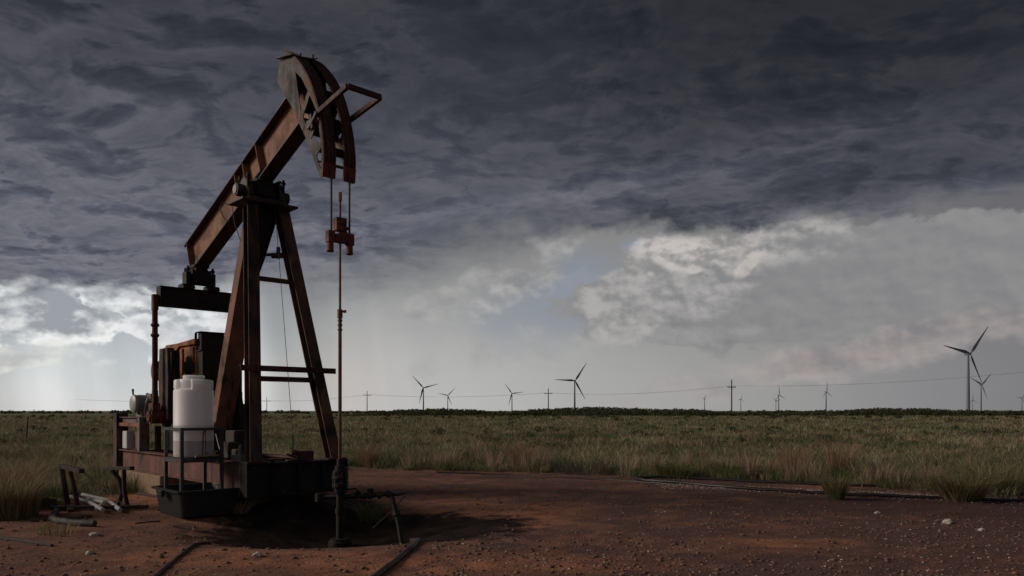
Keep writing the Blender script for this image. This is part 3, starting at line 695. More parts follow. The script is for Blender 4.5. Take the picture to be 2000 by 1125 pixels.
lb.build('guard_bracket', M['dark'], HH, .003)
# bridle, carrier bar, clamp, polished rod
BR = MB()
for y in (-.155, .155):
    BRi = MB().tube([(.012, y, 5.30), (.012, y, 4.20)], .017, 8).build('bridle_cable', M['cable'], PJ, smooth=True)
CB = MB()
CB.plate([(-.06, 4.19), (-.06, 4.31), (.06, 4.31), (.06, 4.19)], -.10, .10)
for y in (-.165, .165):
    CB.box(-.055, .055, y - .055, y + .055, 4.17, 4.345)
CBo = CB.build('carrier_bar', M['redpart'], PJ, .006)
for y in (-.165, .165):
    MB().lathe((0, y, 4.03), [(.050, 0), (.058, .015), (.050, .03), (.050, .139)], 18).build('socket', M['redpart'], CBo, smooth=True)
RC = MB(); RC.box(-.065, .065, -.085, .085, 4.36, 4.56); RC.bar((0, -.02, 4.30), (0, .10, 4.38), .08, .07); RC.cyl((-.09, .045, 4.47), (.09, .045, 4.47), .02, 8); RC.cyl((-.09, -.05, 4.47), (.09, -.05, 4.47), .02, 8)
RC.cyl((-.0, .08, 4.42), (0, .14, 4.42), .03, 8)
RC.build('rod_clamp', M['redpart'], PJ, .01)
rod = MB().tube([(0, 0, .62), (0, 0, 4.93)], .019, 12).build('polished_rod', M['rod'], PJ, smooth=True)
MB().tube([(0, 0, 4.82), (0, 0, 4.95)], .030, 10).build('rod_cap', M['concrete'], rod, smooth=True)
sl_ = MB(); sl_.tube([(0, 0, .80), (0, 0, 3.05)], .027, 12); sl_.tube([(0, 0, 3.05), (0, 0, 3.18)], .040, 12)
for z in (2.86, 2.93, 3.0): sl_.tube([(0, 0, z), (0, 0, z + .03)], .036, 10)
sl_.tube([(0, 0, 3.15), (.06, .05, 3.15)], .016, 8); sl_.tube([(.06, .05, 3.13), (.06, .05, 3.17)], .022, 8)
sl_.build('rod_sleeve', M['rod'], PJ, smooth=True)
# samson post
def lx(z): return -1.46 - (z - .82)*.243
def ny(z): return -.69 + (z - .82)*.099
def fy(z): return .74 - (z - .82)*.098
def legmb(yf, z0=.80, z1=5.20):
    m = MB(); m.ibeam((lx(z0), yf(z0), z0), (lx(z1), yf(z1), z1), .20, .20, .022, .020, up=(1, 0, .24))
    return m
def boxleg(yf, z0=.80, z1=5.20, w0=.205, w1=.185):
    m = MB(); a = (lx(z0), yf(z0), z0); b_ = (lx(z1), yf(z1), z1); m.bar(a, b_, w0, w0, up=(1, 0, .24), w1=w1, h1=w1); return m
for yf in (ny, fy):
    L = legmb(yf).build('front_leg', M['leg'], PJ, .004)
    a = (lx(.86), yf(.86), .86)
    MB().box(a[0] - .17, a[0] + .15, a[1] - .17, a[1] + .17, .822, .85).build('foot_plate', M['dark'], L)
RL = MB(); RL.bar((-4.62, 0, .82), (-2.83, 0, 5.22), .34, .24, up=(1, 0, -.4))
RLo = RL.build('rear_leg', M['rearleg'], PJ, .004)
MB().box(-4.90, -4.30, -.22, .22, .822, .85).build('foot_plate', M['dark'], RLo)
cb = MB(); z = 2.345; cb.bar((lx(z) + .13, -.80, z), (lx(z) + .13, .92, z), .012, .095); cb.bar((lx(z) + .10, -.80, z + .042), (lx(z) + .10, .92, z + .042), .06, .010)
cb.build('cross_angle', M['strip'], PJ)
MB().bar((lx(2.18), ny(2.18) + .11, 2.18), (lx(2.18), fy(2.18) - .11, 2.18), .08, .085).build('cross_bar', M['strip'], PJ, .003)
MB().bar((lx(3.9), ny(3.9) + .11, 3.9), (lx(3.9), fy(3.9) - .11, 3.9), .07, .075).build('cross_bar', M['strip'], PJ, .003)
def qz_plate(poly, x0, x1):
    n = len(poly); vs = [(x0, q, z) for q, z in poly] + [(x1, q, z) for q, z in poly]
    return MB().add(vs, [tuple(range(n))[::-1], tuple(n + k for k in range(n))] + [(k, (k + 1) % n, n + (k + 1) % n, n + k) for k in range(n)])
qz_plate([(-.26, 5.23), (.30, 5.23), (.26, 5.02), (.16, 4.72), (.03, 4.3), (-.08, 4.0), (-.16, 4.0), (-.22, 4.6)], -2.66, -2.60).build('head_plate', M['black'], PJ)
MB().tube([(-2.83, -.02, 4.42), (-2.50, .25, 4.42)], .028, 8).tube([(-2.52, .25, 4.35), (-2.52, .25, 4.55)], .035, 8).tube([(-2.60, .17, 4.40), (-2.40, .33, 4.40)], .05, 8).build('grease_valve', M['dark'], PJ)
tp = MB(); tp.box(-2.92, -2.30, -.50, .52, 5.235, 5.275); tp.build('top_plate', M['dark'], PJ, .004)
SB = MB(); SB.box(-2.86, -2.42, -.34, .36, 5.277, 5.36)
for s_ in (-1, 1):
    SB.plate([(-2.86, 5.36), (-2.42, 5.36), (-2.48, 5.60), (-2.56, 5.68), (-2.72, 5.68), (-2.80, 5.60)], s_*.29 - .05, s_*.29 + .05)
SBo = SB.build('saddle_bearing', M['dark'], PJ, .012)
sh_ = MB().cyl((-2.64, -.47, 5.46), (-2.64, .47, 5.46), .085, 24).cyl((-2.64, -.48, 5.46), (-2.64, -.36, 5.46), .108, 28).cyl((-2.64, .36, 5.46), (-2.64, .48, 5.46), .108, 28).build('bearing_shaft', M['dark'], SBo, smooth=True)
MB().cyl((-2.64, -.495, 5.46), (-2.64, -.479, 5.46), .075, 20).build('bearing_cap', M['bolt'], SBo, smooth=True)
bb = MB()
for y in (-.33, .33):
    for x in (-2.80, -2.48): bb.cyl((x, y, 5.5), (x, y, 5.74), .022, 8); bb.cyl((x, y, 5.66), (x, y, 5.70), .042, 6)
for y in (-.18, .18): bb.box(-2.95, -2.30, y - .02, y + .02, 5.62, 5.66)
bb.build('clamp_bolt', M['black'], SBo)
cl = MB(); cl.bar((-2.90, 0, 5.585), (-2.36, 0, 5.795), .32, .05, up=(0, 0, 1)); cl.box(-2.80, -2.50, -.16, .16, 5.40, 5.68); cl.build('beam_clamp', M['black'], SBo, .01)
# tail bearing, equalizer, pitmans, cranks
TB = MB(); TB.box(-5.64, -5.34, -.12, .12, 4.36, 4.62); TB.cyl((-5.5, -.17, 4.36), (-5.5, .17, 4.36), .165, 28); TB.box(-5.66, -5.34, -.15, .15, 4.54, 4.60)
TBo = TB.build('tail_bearing', M['black'], PJ, .008)
tb2 = MB()
for y in (-.25, .25):
    tb2.box(-5.60, -5.38, y - .045, y + .045, 4.10, 4.44); tb2.cyl((-5.56, y, 4.4), (-5.56, y, 4.53), .026, 8); tb2.cyl((-5.42, y, 4.4), (-5.42, y, 4.56), .026, 8); tb2.cyl((-5.42, y, 4.47), (-5.42, y, 4.52), .045, 6)
    tb2.plate([(-5.66, 4.102), (-5.32, 4.102), (-5.38, 4.19), (-5.60, 4.19)], y - .12, y + .12)
tb2.cyl((-5.5, -.25, 4.33), (-5.5, .25, 4.33), .06, 16)
tb2.build('bearing_bracket', M['black'], TBo, .006)
EQ = MB(); EQ.ibeam((-5.5, -.78, 3.905), (-5.5, .78, 3.905), .39, .24, .025, .09); EQ.box(-5.622, -5.378, -.79, -.78, 3.71, 4.10); EQ.box(-5.622, -5.378, .78, .79, 3.71, 4.10)
EQo = EQ.build('equalizer_beam', M['black'], PJ, .004)
for sg in (-1, 1):
    y = sg*.755
    MB().box(-5.57, -5.45, sg*.85 - .05, sg*.85 + .05, 3.62, 3.93).build('pitman_bracket', M['strip'], EQo, .005)
    P_ = MB(); P_.tube([(-5.51, sg*.85, 3.70), (-5.51, sg*.85, 1.62)], .054, 12)
    for z in (3.32, 3.12): P_.lathe((-5.51, sg*.85, z - .03), [(.055, 0), (.075, .02), (.082, .04), (.075, .06), (.055, .08)], 14)
    P_.bar((-5.51, sg*.85, 1.72), (-5.51, sg*.85, 2.05), .09, .10, up=(1, 0, 0))
    Po = P_.build('pitman_arm', M['strip'], PJ, smooth=True)
    wp = MB(); wp.cyl((-5.51, sg*.60, 1.55), (-5.51, sg*.95, 1.55), .15, 26); wp.cyl((-5.51, sg*.95, 1.55), (-5.51, sg*.985, 1.55), .10, 20); wp.cyl((-5.51, sg*.985, 1.55), (-5.51, sg*1.0, 1.55), .035, 6)
    wp.box(-5.63, -5.39, sg*.86 - .07, sg*.86 + .07, 1.58, 1.80)
    for k in range(6):
        t = k*math.pi/3; wp.cyl((-5.51 + .125*math.cos(t), sg*.95, 1.55 + .125*math.sin(t)), (-5.51 + .125*math.cos(t), sg*.968, 1.55 + .125*math.sin(t)), .016, 6)
    wp.build('wrist_pin_bearing', M['redpart'], Po, smooth=True)
    C_ = MB(); C_.plate([(-5.66, 1.38), (-5.40, 1.34), (-5.20, 1.50), (-5.17, 2.3), (-5.22, 2.88), (-5.66, 2.88), (-5.72, 2.3)], min(sg*.72, sg*.58), max(sg*.72, sg*.58))
    Co = C_.build('crank', M['leg'], PJ, .01)
    cw = MB(); cw.box(-5.62, -5.26, min(sg*.46, sg*.575), max(sg*.46, sg*.575), 2.20, 2.84); cw.build('counterweight', M['black'], Co, .02)
    cg = MB(); cg.bar((-5.20, sg*.65, 1.5), (-5.16, sg*.65, 2.8), .04, .05, up=(1, 0, 0)); cg.build('crank_rail', M['black'], Co)
sv = MB(); sv.lathe((-6.15, -.66, 2.47), [(.19, 0), (.215, .01), (.19, .03), (.19, .09), (.215, .11), (.19, .12)], 34, 'y'); sv.cyl((-6.15, -.70, 2.47), (-6.15, -.25, 2.47), .05, 14)
sv.build('sheave', M['graym'], PJ, smooth=True)
# gear reducer
GB = MB(); GB.plate([(-6.55, 1.95), (-4.90, 1.95), (-4.90, 2.93), (-5.7, 2.93), (-6.0, 2.78), (-6.55, 2.78)], -.29, .29)
GBo = GB.build('gear_reducer', M['orange'], PJ, .012)
lid = MB(); lid.plate([(-6.60, 2.80), (-6.45, 3.02), (-5.8, 3.02), (-4.86, 3.06), (-4.86, 2.945), (-5.7, 2.945), (-6.0, 2.80)], -.33, .33); lid.build('lid', M['orange'], GBo, .01)
bc = MB(); bc.lathe((-5.18, -.291, 2.50), [(.24, 0), (.24, -.03), (.19, -.05), (.11, -.05), (.10, -.10), (.001, -.10)], 30, 'y')
for k in range(8):
    t = k*math.pi/4 + .2; bc.cyl((-5.18 + .21*math.cos(t), -.32, 2.5 + .21*math.sin(t)), (-5.18 + .21*math.cos(t), -.345, 2.5 + .21*math.sin(t)), .018, 6)
bc.build('bearing_cover', M['dark'], GBo, smooth=True)
rb_ = MB()
for x in (-5.55, -5.95, -4.98): MB().box(x - .015, x + .015, -.325, -.29, 1.97, 2.90).build('rib', M['orange'], GBo)
fb = MB(); fb.box(-4.898, -4.62, -.27, .27, 1.6, 2.80); fb.box(-4.90, -4.72, -.25, .20, 2.80, 3.17); fb.box(-4.95, -4.68, -.29, .24, 3.17, 3.19); fb.box(-4.95, -4.68, -.29, .24, 2.80, 2.825)
fb.box(-4.95, -4.93, -.30, -.25, 2.80, 3.17); fb.cyl((-4.74, .24, 2.86), (-4.74, .36, 2.86), .04, 8); fb.cyl((-4.74, .30, 2.78), (-4.74, .30, 3.0), .025, 8)
fb.box(-4.80, -4.6, .27, .40, 2.3, 2.75)
fb.build('front_housing', M['black'], GBo, .006)
pd_ = MB(); pd_.box(-6.45, -4.60, -.33, .33, .83, 1.94); pd_.box(-5.0, -4.3, -.30, .36, .83, 1.45); pd_.build('pedestal', M['black'], PJ, .01)
gd = MB(); gd.bar((-4.12, .34, .85), (-4.30, .20, 2.30), .10, .34, up=(1, 0, 0)); gd.build('belt_guard', M['black'], PJ, .01)
# skid
SK = MB()
SK.ibeam((-8.2, -.70, .60), (-1.63, -.70, .60), .42, .20, .026, .06); SK.ibeam((-8.2, .70, .60), (-1.63, .70, .60), .42, .20, .026, .06)
for x in (-7.9, -6.3, -4.6, -3.0): SK.box(x - .06, x + .06, -.60, .60, .42, .78)
SKo = SK.build('skid', M['skid'], PJ, .004)
fc = MB(); fc.ibeam((-1.49, -.83, .55), (-1.49, .95, .55), .54, .26, .03, .10); fc.box(-1.615, -1.365, -.845, -.83, .285, .815); fc.box(-1.615, -1.365, .95, .965, .285, .815)
for y in (-.4, .05, .5): fc.box(-1.44, -1.37, y - .01, y + .01, .31, .79)
FCo = fc.build('front_beam', M['black'], SKo, .004)
for y in (-.74, -.24, .28, .82):
    for z in (.345, .755): MB().cyl((-1.366, y, z), (-1.34, y, z), .020, 6).build('bolt', M['dark'], FCo)
sp1 = MB(); sp1.box(-2.35, -1.64, -.835, -.815, .29, .80); sp1.build('side_plate', M['skid'], SKo, .004)
# rear motor frame
MF = MB()
MF.box(-8.22, -7.98, -.84, -.60, .05, 1.60); MF.build('rear_post', M['leg'], PJ, .006)
MB().box(-8.20, -8.02, .50, .70, .80, 1.56).build('rear_post', M['leg'], PJ, .006)
mp = MB(); mp.ibeam((-7.97, -.72, 1.42), (-6.62, -.72, 1.42), .20, .14, .018, .03); mp.ibeam((-7.97, .60, 1.42), (-6.62, .60, 1.42), .20, .14, .018, .03); mp.box(-7.95, -6.65, -.64, .52, 1.50, 1.516)
mp.box(-6.75, -6.60, -.80, -.60, .82, 1.52)
mpo = mp.build('motor_platform', M['graypanel'], PJ, .004)
ed = MB(); ed.box(-7.95, -6.64, -.797, -.791, 1.322, 1.395); ed.build('platform_edge', M['orange'], mpo)
MB().box(-7.92, -7.62, -.74, -.55, .83, 1.21).build('electrical_box', M['white'], PJ, .01)
MB().box(-7.58, -7.28, -.60, -.45, .83, 1.24).build('control_cabinet', M['graypanel'], PJ, .008)
MB().box(-7.2, -7.08, -.3, -.2, .8, 1.32).build('platform_leg', M['leg'], PJ, .008)
MB().tube([(-6.95, -.5, 1.32), (-6.93, -.52, 1.1), (-7.03, -.6, .82)], .014, 6).build('conduit', M['cable'], PJ)
# motor, axis along local y
mx_, mz_ = -7.22, 1.80
def fins(t, r, h): return r + (.008 if int(t/(2*math.pi)*72) % 2 else 0.) if r > .17 and .06 < h < .42 else r
mo = MB(); mo.lathe((mx_, -.70, mz_), [(.17, .02), (.185, .03), (.185, .07), (.188, .075), (.188, .42), (.18, .43), (.17, .50), (.10, .52)], 72, 'y', fins)
mo.box(mx_ - .17, mx_ + .17, -.62, -.28, 1.53, 1.575); mo.box(mx_ - .15, mx_ - .10, -.62, -.28, 1.57, 1.72); mo.box(mx_ + .10, mx_ + .15, -.62, -.28, 1.57, 1.72)
moo = mo.build('motor', M['graym'], PJ, smooth=True)
ec = MB(); ec.lathe((mx_, -.70, mz_), [(.185, .03), (.195, .01), (.19, -.03), (.15, -.06), (.06, -.065), (.001, -.065)], 40, 'y'); ec.build('end_cap', M['motorcap'], moo, smooth=True)
tbx = MB(); tbx.box(mx_ + .02, mx_ + .26, -.46, -.30, 1.86, 2.02); tbx.cyl((mx_ - .05, -.45, 2.0), (mx_ - .05, -.40, 2.0), .04, 12); tbx.box(mx_ - .05, mx_ + .06, -.45, -.36, 1.97, 2.01); tbx.build('terminal_box', M['graym'], moo, .006)
MB().tube([(mx_ - .12, -.66, 1.95), (mx_ - .17, -.68, 2.02), (mx_ - .18, -.68, 2.12)], [.016, .018, .024], 8).build('lever', M['black'], moo, smooth=True)
MB().tube([(mx_ + .22, -.5, 1.95), (mx_ + .28, -.55, 1.85), (mx_ + .24, -.58, 1.65), (mx_ + .2, -.55, 1.55)], .014, 8).build('cable', M['pvc'], moo, smooth=True)
# brake gear and odds and ends on the front of the skid
MB().tube([(-2.5, .15, 5.54), (-2.3, .13, 4.6), (-1.46, -.02, 1.25)], .0055, 6).build('brake_cable', M['cable'], PJ)
ch = MB()
for i in range(9):
    ch.box(-1.468, -1.452, -.03, -.01, 1.25 - i*.03, 1.272 - i*.03) if i % 2 else ch.box(-1.475, -1.445, -.024, -.016, 1.25 - i*.03, 1.272 - i*.03)
ch.build('chain', M['black'], PJ)
vb = MB(); vb.box(-1.60, -1.38, .06, .32, .83, .985); vb.cyl((-1.47, -.03, .97), (-1.47, .10, .95), .045, 10); vb.tube([(-1.47, -.12, .94), (-1.47, .05, .88)], .018, 8); vb.box(-1.53, -1.43, -.08, .08, .822, .85); vb.cyl((-1.49, .30, .93), (-1.49, .38, .93), .018, 8)
vb.build('brake_box', M['strip'], PJ, .006)
MB().cyl((-1.49, -.36, .822), (-1.49, -.36, .875), .04, 10).build('grease_cup', M['dark'], PJ)
br = MB(); br.tube([(-1.75, -.78, .81), (-1.74, -.80, 1.03), (-1.70, -.80, 1.10)], [.03, .034, .02], 8); br.bar((-1.78, -.80, 1.03), (-1.78, -.80, .82), .09, .03); br.box(-2.15, -1.85, -.78, -.66, .822, .93); br.build('clevis', M['graym'], PJ, .006)
hs = []
for i in range(16):
    t = i/15; hs.append((-3.0 + 1.05*t, -.66, 1.25 - 1.5*t*(1 - t)*1.0 - .38*t))
MB().tube(hs, .02, 8).build('hose', M['hose'], PJ, smooth=True)
ob = MB()
for (x, y, z, s_) in ((-2.9, -.45, .95, .16), (-3.2, -.2, 1.1, .2), (-2.5, -.5, .9, .1)): ob.box(x - s_, x + s_, y - s_*.7, y + s_*.7, .822, z + s_)
ob.build('brake_housing', M['dark'], PJ, .02)
# thin loop of wire at the top plate
MB().tube([(-2.9, -.5, 5.24), (-3.0, -.56, 5.30), (-3.05, -.58, 5.18), (-2.98, -.52, 5.0), (-2.9, -.48, 4.95)], .008, 6).build('grease_line', M['cable'], PJ)
MB().tube([(-2.85, -.45, 5.23), (-2.8, -.42, 4.9), (-2.7, -.36, 4.6)], .008, 6).build('grease_line', M['cable'], PJ)

# things the skid rests on
def local_thing(name, p, q, z=0., label=None, cat=None, group=None):
    c, s = math.cos(PJ_RZ), math.sin(PJ_RZ); e = empty(name, (WX + c*p - s*q, WY + s*p + c*q, z), PJ_RZ); tag(e, label, cat, group); return e
def rest_block(name, x0, x1, y0, y1, z0, z1, mat, label, cat):
    c, s = math.cos(PJ_RZ), math.sin(PJ_RZ); mx_p, mx_q = (x0 + x1)/2, (y0 + y1)/2
    m = MB().box(x0 - mx_p, x1 - mx_p, y0 - mx_q, y1 - mx_q, 0, z1 - z0)
    o = m.build(name, mat, None, .02); o.location = (WX + c*mx_p - s*mx_q, WY + s*mx_p + c*mx_q, z0); o.rotation_euler = (0, 0, PJ_RZ); return tag(o, label, cat)
rest_block('concrete_block', -7.75, -5.2, -.86, .8, -.08, .388, M['concrete'], 'tan ribbed concrete foundation block under the rear of the pumpjack skid', 'foundation')
rest_block('foundation_block', -2.9, -1.75, -.60, .72, -.40, .281, M['dark'], 'dark oil-soaked foundation block under the front of the pumpjack skid', 'foundation')

# ------------------------------------------------------------------ well head
WH = empty('wellhead', (WX, WY, -.42)); tag(WH, 'black oily well head with stuffing box and flow pipe under the polished rod', 'wellhead')
def wl(z): return z + .42
MB().lathe((0, 0, 0), [(.17, 0), (.175, .02), (.175, .10), (.15, .115), (.15, .14), (.09, .15)], 28).build('base_flange', M['black'], WH, smooth=True)
wp = MB(); wp.tube([(0, 0, .10), (0, 0, .92)], .058, 18); wp.tube([(0, 0, .52), (0, 0, .60)], .072, 18); wp.build('casing_pipe', M['black'], WH, smooth=True)
sb = MB(); sb.lathe((0, 0, .82), [(.075, 0), (.085, .02), (.085, .10), (.115, .11), (.115, .16), (.092, .17), (.092, .22), (.12, .23), (.12, .27), (.10, .28), (.10, .36), (.075, .37), (.075, .42), (.05, .43), (.045, .53)], 26)
for k in range(6):
    t = k*math.pi/3; sb.cyl((.10*math.cos(t), .10*math.sin(t), .90), (.10*math.cos(t), .10*math.sin(t), 1.15), .016, 6)
sb.box(.02, .115, -.06, .06, .85, 1.22)
sb.build('stuffing_box', M['black'], WH, smooth=True)
fl = MB(); fl.tube([(0, 0, .78), (.08, .0, .775), (.35, 0, .78), (.60, .0, .81), (.70, 0, .815)], .036, 12)
for x, r in ((.22, .055), (.38, .050), (.46, .058), (.60, .05)): fl.tube([(x - .025, 0, .79), (x + .025, 0, .79)], r, 10)
fl.tube([(.46, 0, .80), (.46, 0, .90)], .045, 10); fl.tube([(.28, 0, .80), (.28, 0, .86)], .035, 10)
fl.tube([(-.32, .04, .76), (0, 0, .78)], .034, 10); fl.tube([(-.33, .04, .70), (-.33, .04, .82)], .055, 10)
flo = fl.build('flow_line', M['black'], WH, smooth=True)
MB().tube([(.28, 0, .86), (.24, -.03, .90), (.10, -.05, .885)], .012, 8).build('valve_handle', M['black'], flo, smooth=True)
g0 = gz(WX + 1.02, WY - .3)
dn = MB(); ex = [(.70, 0, .815), (.77, 0, .80), (.80, -.03, .74), (.84, -.08, .60), (.90, -.16, .42), (.98, -.28, g0 + .42 - .05)]
dn.tube(ex, .036, 12); dn.tube([(.855, -.10, .56), (.875, -.125, .50)], .058, 10); dn.tube([(.79, 0, .79), (.70, .0, .83)], .052, 10); dn.tube([(.80, -.06, .56), (.92, -.14, .55)], .022, 8)
dn.tube([(.78, 0, .80), (.90, 0, .81), (1.0, 0, .83)], [.024, .022, .008], 8)
dn.build('down_pipe', M['black'], WH, smooth=True)
MB().tube([(1.0, 0, .82), (.86, -.03, .64), (.72, -.08, .50), (.52, -.15, .32)], .008, 6).build('cable', M['cable'], WH)

# ------------------------------------------------------------------ chemical tank, stand, tub
tz = .01
TUB = local_thing('plastic_tub', -2.305, -1.25, tz, 'black plastic containment tub on the ground under the chemical tank stand', 'tub')
def rrect(hx, hy, r, z, n=6):
    out = []
    for cx, cy, a0 in ((hx - r, hy - r, 0), (-hx + r, hy - r, 90), (-hx + r, -hy + r, 180), (hx - r, -hy + r, 270)):
        for k in range(n + 1): a = R(a0 + 90*k/n); out.append((cx + r*math.cos(a), cy + r*math.sin(a), z))
    return out
def loft(rings):
    m = MB(); n = len(rings[0]); vs = [v for r_ in rings for v in r_]; fs = []
    for i in range(len(rings) - 1):
        for k in range(n): fs.append((i*n + k, i*n + (k + 1) % n, (i + 1)*n + (k + 1) % n, (i + 1)*n + k))
    fs.append(tuple(range(n))[::-1]); fs.append(tuple((len(rings) - 1)*n + k for k in range(n))); return m.add(vs, fs)
shell = loft([rrect(.53, .43, .09, 0), rrect(.585, .485, .11, .37), rrect(.585, .485, .11, .375), rrect(.64, .54, .13, .385), rrect(.64, .54, .13, .415), rrect(.575, .475, .11, .415), rrect(.565, .465, .10, .38), rrect(.51, .41, .08, .02)])
shell.build('shell', M['tub'], TUB, smooth=True)
rim = MB(); rim.box(-.10, .10, -.60, -.54, .30, .40); rim.build('handle', M['tub'], TUB, .01)
ST = local_thing('tank_stand', -2.36, -1.29, tz + .025, 'dark square-tube steel stand holding the white chemical tank inside the black tub', 'stand')
hx_, hy_ = .345, .315
for sx in (-1, 1):
    for sy in (-1, 1): MB().box(sx*hx_ - .026, sx*hx_ + .026, sy*hy_ - .026, sy*hy_ + .026, 0, 1.30).build('leg', M['tube'], ST, .004)
tr = MB()
for sy in (-1, 1): tr.box(-hx_ - .03, hx_ + .03, sy*hy_ - .028, sy*hy_ + .028, 1.303, 1.35)
for sx in (-1, 1): tr.box(sx*hx_ - .028, sx*hx_ + .028, -hy_ + .03, hy_ - .03, 1.305, 1.348)
tr.build('top_rail', M['tube'], ST, .004)
sf = MB(); sf.box(-hx_ + .027, hx_ - .027, -hy_ - .02, hy_ + .02, .86, .87)
for sy in (-1, 1): sf.box(-hx_ + .028, hx_ - .028, sy*hy_ - .024, sy*hy_ + .024, .80, .858)
for sx in (-1, 1): sf.box(sx*hx_ - .024, sx*hx_ + .024, -hy_ + .028, hy_ - .028, .802, .856)
sf.build('shelf', M['tube'], ST, .003)
TK = local_thing('chemical_tank', -2.36, -1.29, tz + .897, 'white plastic chemical tank with half seen liquid level standing on the steel stand', 'tank')
def shoulder(t, r, h):
    k = (math.cos(t*4 + .6) > .25)
    return r - (.04 if (not k and 1.10 < h < 1.245) else 0.)
MB().lathe((0, 0, 0), [(.27, 0), (.298, .012), (.305, .04), (.305, .50), (.307, .505), (.307, .52), (.305, .525), (.305, 1.06), (.302, 1.075), (.290, 1.085), (.298, 1.11), (.298, 1.22), (.288, 1.24), (.20, 1.255), (.17, 1.262)], 72, 'z', shoulder).build('body', M['tank'], TK, smooth=True)
MB().lathe((0, 0, 1.262), [(.16, 0), (.165, .01), (.165, .045), (.155, .055), (.001, .06)], 40).build('lid', M['tank'], TK, smooth=True)
ga = MB(); ga.tube([(.395, -.02, .03), (.395, .0, .36), (.395, .025, .47)], .012, 8); ga.tube([(.395, .035, .03), (.395, .035, .47)], .007, 8); ga.tube([(.395, .02, .46), (.395, .04, .46)], .02, 8)
ga.build('sight_gauge', M['tube'], TK, smooth=True)
va = MB(); va.tube([(.395, -.12, .022), (.395, .25, .03)], .015, 8); va.tube([(.30, .16, .024), (.395, .16, .024)], .014, 8)
for y in (-.10, .05, .17): va.tube([(.395, y - .025, .024), (.395, y + .025, .024)], .025, 8)
va.tube([(.395, .06, .02), (.395, .06, .09)], .013, 8); va.tube([(.395, .18, .02), (.395, .20, .10)], .012, 8); va.tube([(.395, .15, .095), (.395, .24, .10)], .008, 6)
va.build('valve', M['brass'], TK, smooth=True)

# ------------------------------------------------------------------ scrap left of the tub
def wg(x, y, dz=0.): return (x, y, gz(x, y) + dz)
RK = empty('pipe_rack', wg(-6.9, 13.0)); tag(RK, 'rusty broken metal cradle with two bent bracket frames left of the pumpjack', 'metal rack')
def loc_of(o): return o.location
def relp(pts, o): return [tuple(Vector(p) - o.location) for p in pts]
def rtube(pts, r, name, mat, par, n=10): return MB().tube(relp(pts, par), r, n).build(name, mat, par, smooth=True)
def rbar(a, b_, w, h, name, mat, par, up=(0, 0, 1)): a, b_ = relp([a, b_], par); return MB().bar(a, b_, w, h, up=up).build(name, mat, par, .004)
rbar((-7.78, 13.25, .70), (-7.28, 13.0, .63), .10, .07, 'top_bar', M['dark'], RK)
rtube([(-7.74, 13.2, .66), (-7.68, 13.2, .3), (-7.62, 13.2, -.01)], .045, 'upright', M['dark'], RK)
rtube([(-7.55, 13.12, .62), (-7.47, 13.12, .3), (-7.40, 13.1, -.01)], .038, 'upright', M['strip'], RK)
rbar((-6.88, 13.1, .67), (-6.35, 12.85, .69), .09, .06, 'top_bar', M['dark'], RK)
rtube([(-6.80, 13.05, .64), (-6.66, 13.03, .48), (-6.60, 13.0, .26), (-6.66, 13.0, .08), (-6.76, 12.98, -.02)], .040, 'curved_upright', M['dark'], RK)
rtube([(-6.52, 12.9, .66), (-6.50, 12.88, .3), (-6.42, 12.85, -.02)], .036, 'upright', M['strip'], RK)
rbar((-7.66, 13.25, .03), (-7.15, 12.45, .03), .09, .07, 'base_rail', M['dark'], RK)
rbar((-7.60, 12.65, .05), (-6.05, 12.75, .06), .08, .06, 'base_rail', M['dark'], RK)
rtube([(-7.5, 13.15, .72), (-6.9, 12.9, .40), (-6.35, 12.7, .03)], .008, 'wire', M['cable'], RK, 6)
for pts, lb in (([(-8.0, 13.9, .10), (-7.2, 13.1, .10), (-6.55, 12.3, .06)], 'long dusty white pipe lying under the rusty rack'), ([(-7.8, 13.95, .12), (-7.0, 13.3, .11), (-6.35, 12.45, .05)], 'white pipe lying behind the longest one at the rack'),
                ([(-7.35, 13.3, .13), (-6.85, 12.9, .13), (-6.82, 12.6, .03)], 'short bent white pipe end curving down in the rack')):
    e = empty('plastic_pipe', wg(pts[1][0], pts[1][1])); tag(e, lb, 'pipe', 'white pipes at the rusty rack'); bpy.data.objects.remove(e)
    c = Vector(wg(pts[1][0], pts[1][1])); o = MB().tube([Vector(p) + Vector((0, 0, gz(p[0], p[1]))) - c for p in pts], .034, 12).build('plastic_pipe', M['pvc'], None, smooth=True); o.location = c
    tag(o, lb, 'pipe', 'white pipes at the rusty rack')
def ground_tube(name, pts, r, mat, label, cat, sub=10, lift=.6, group=None, n=10):
    P = []
    for i in range(len(pts) - 1):
        p0, p1, p2, p3 = (Vector((*pts[max(0, min(j, len(pts) - 1))][:2], 0)) for j in (i - 1, i, i + 1, i + 2))
        for k in range(sub):
            t = k/sub; P.append(.5*(2*p1 + (p2 - p0)*t + (2*p0 - 5*p1 + 4*p2 - p3)*t*t + (3*p1 - p0 - 3*p2 + p3)*t**3))
    P.append(Vector((*pts[-1][:2], 0))); P = [Vector((p.x, p.y, gz(p.x, p.y) + r*lift)) for p in P]
    c = P[len(P)//2].copy(); o = MB().tube([p - c for p in P], r, n).build(name, mat, None, smooth=True); o.location = c; return tag(o, label, cat, group)
ground_tube('curved_pipe', [(-7.35, 12.4), (-6.95, 11.6), (-6.45, 11.1), (-5.95, 10.95)], .046, M['tube'], 'curved grey pipe piece lying in front of the rusty rack', 'pipe', lift=1.0)
ground_tube('wood_stick', [(-7.2, 11.5), (-6.5, 11.9)], .03, M['stick'], 'short dark bar on the soil left of the curved grey pipe', 'stick')
ground_tube('wood_stick', [(-5.55, 11.3), (-5.30, 11.55)], .012, M['stick'], 'short thin stick on the soil beside the left corner of the black tub', 'stick')
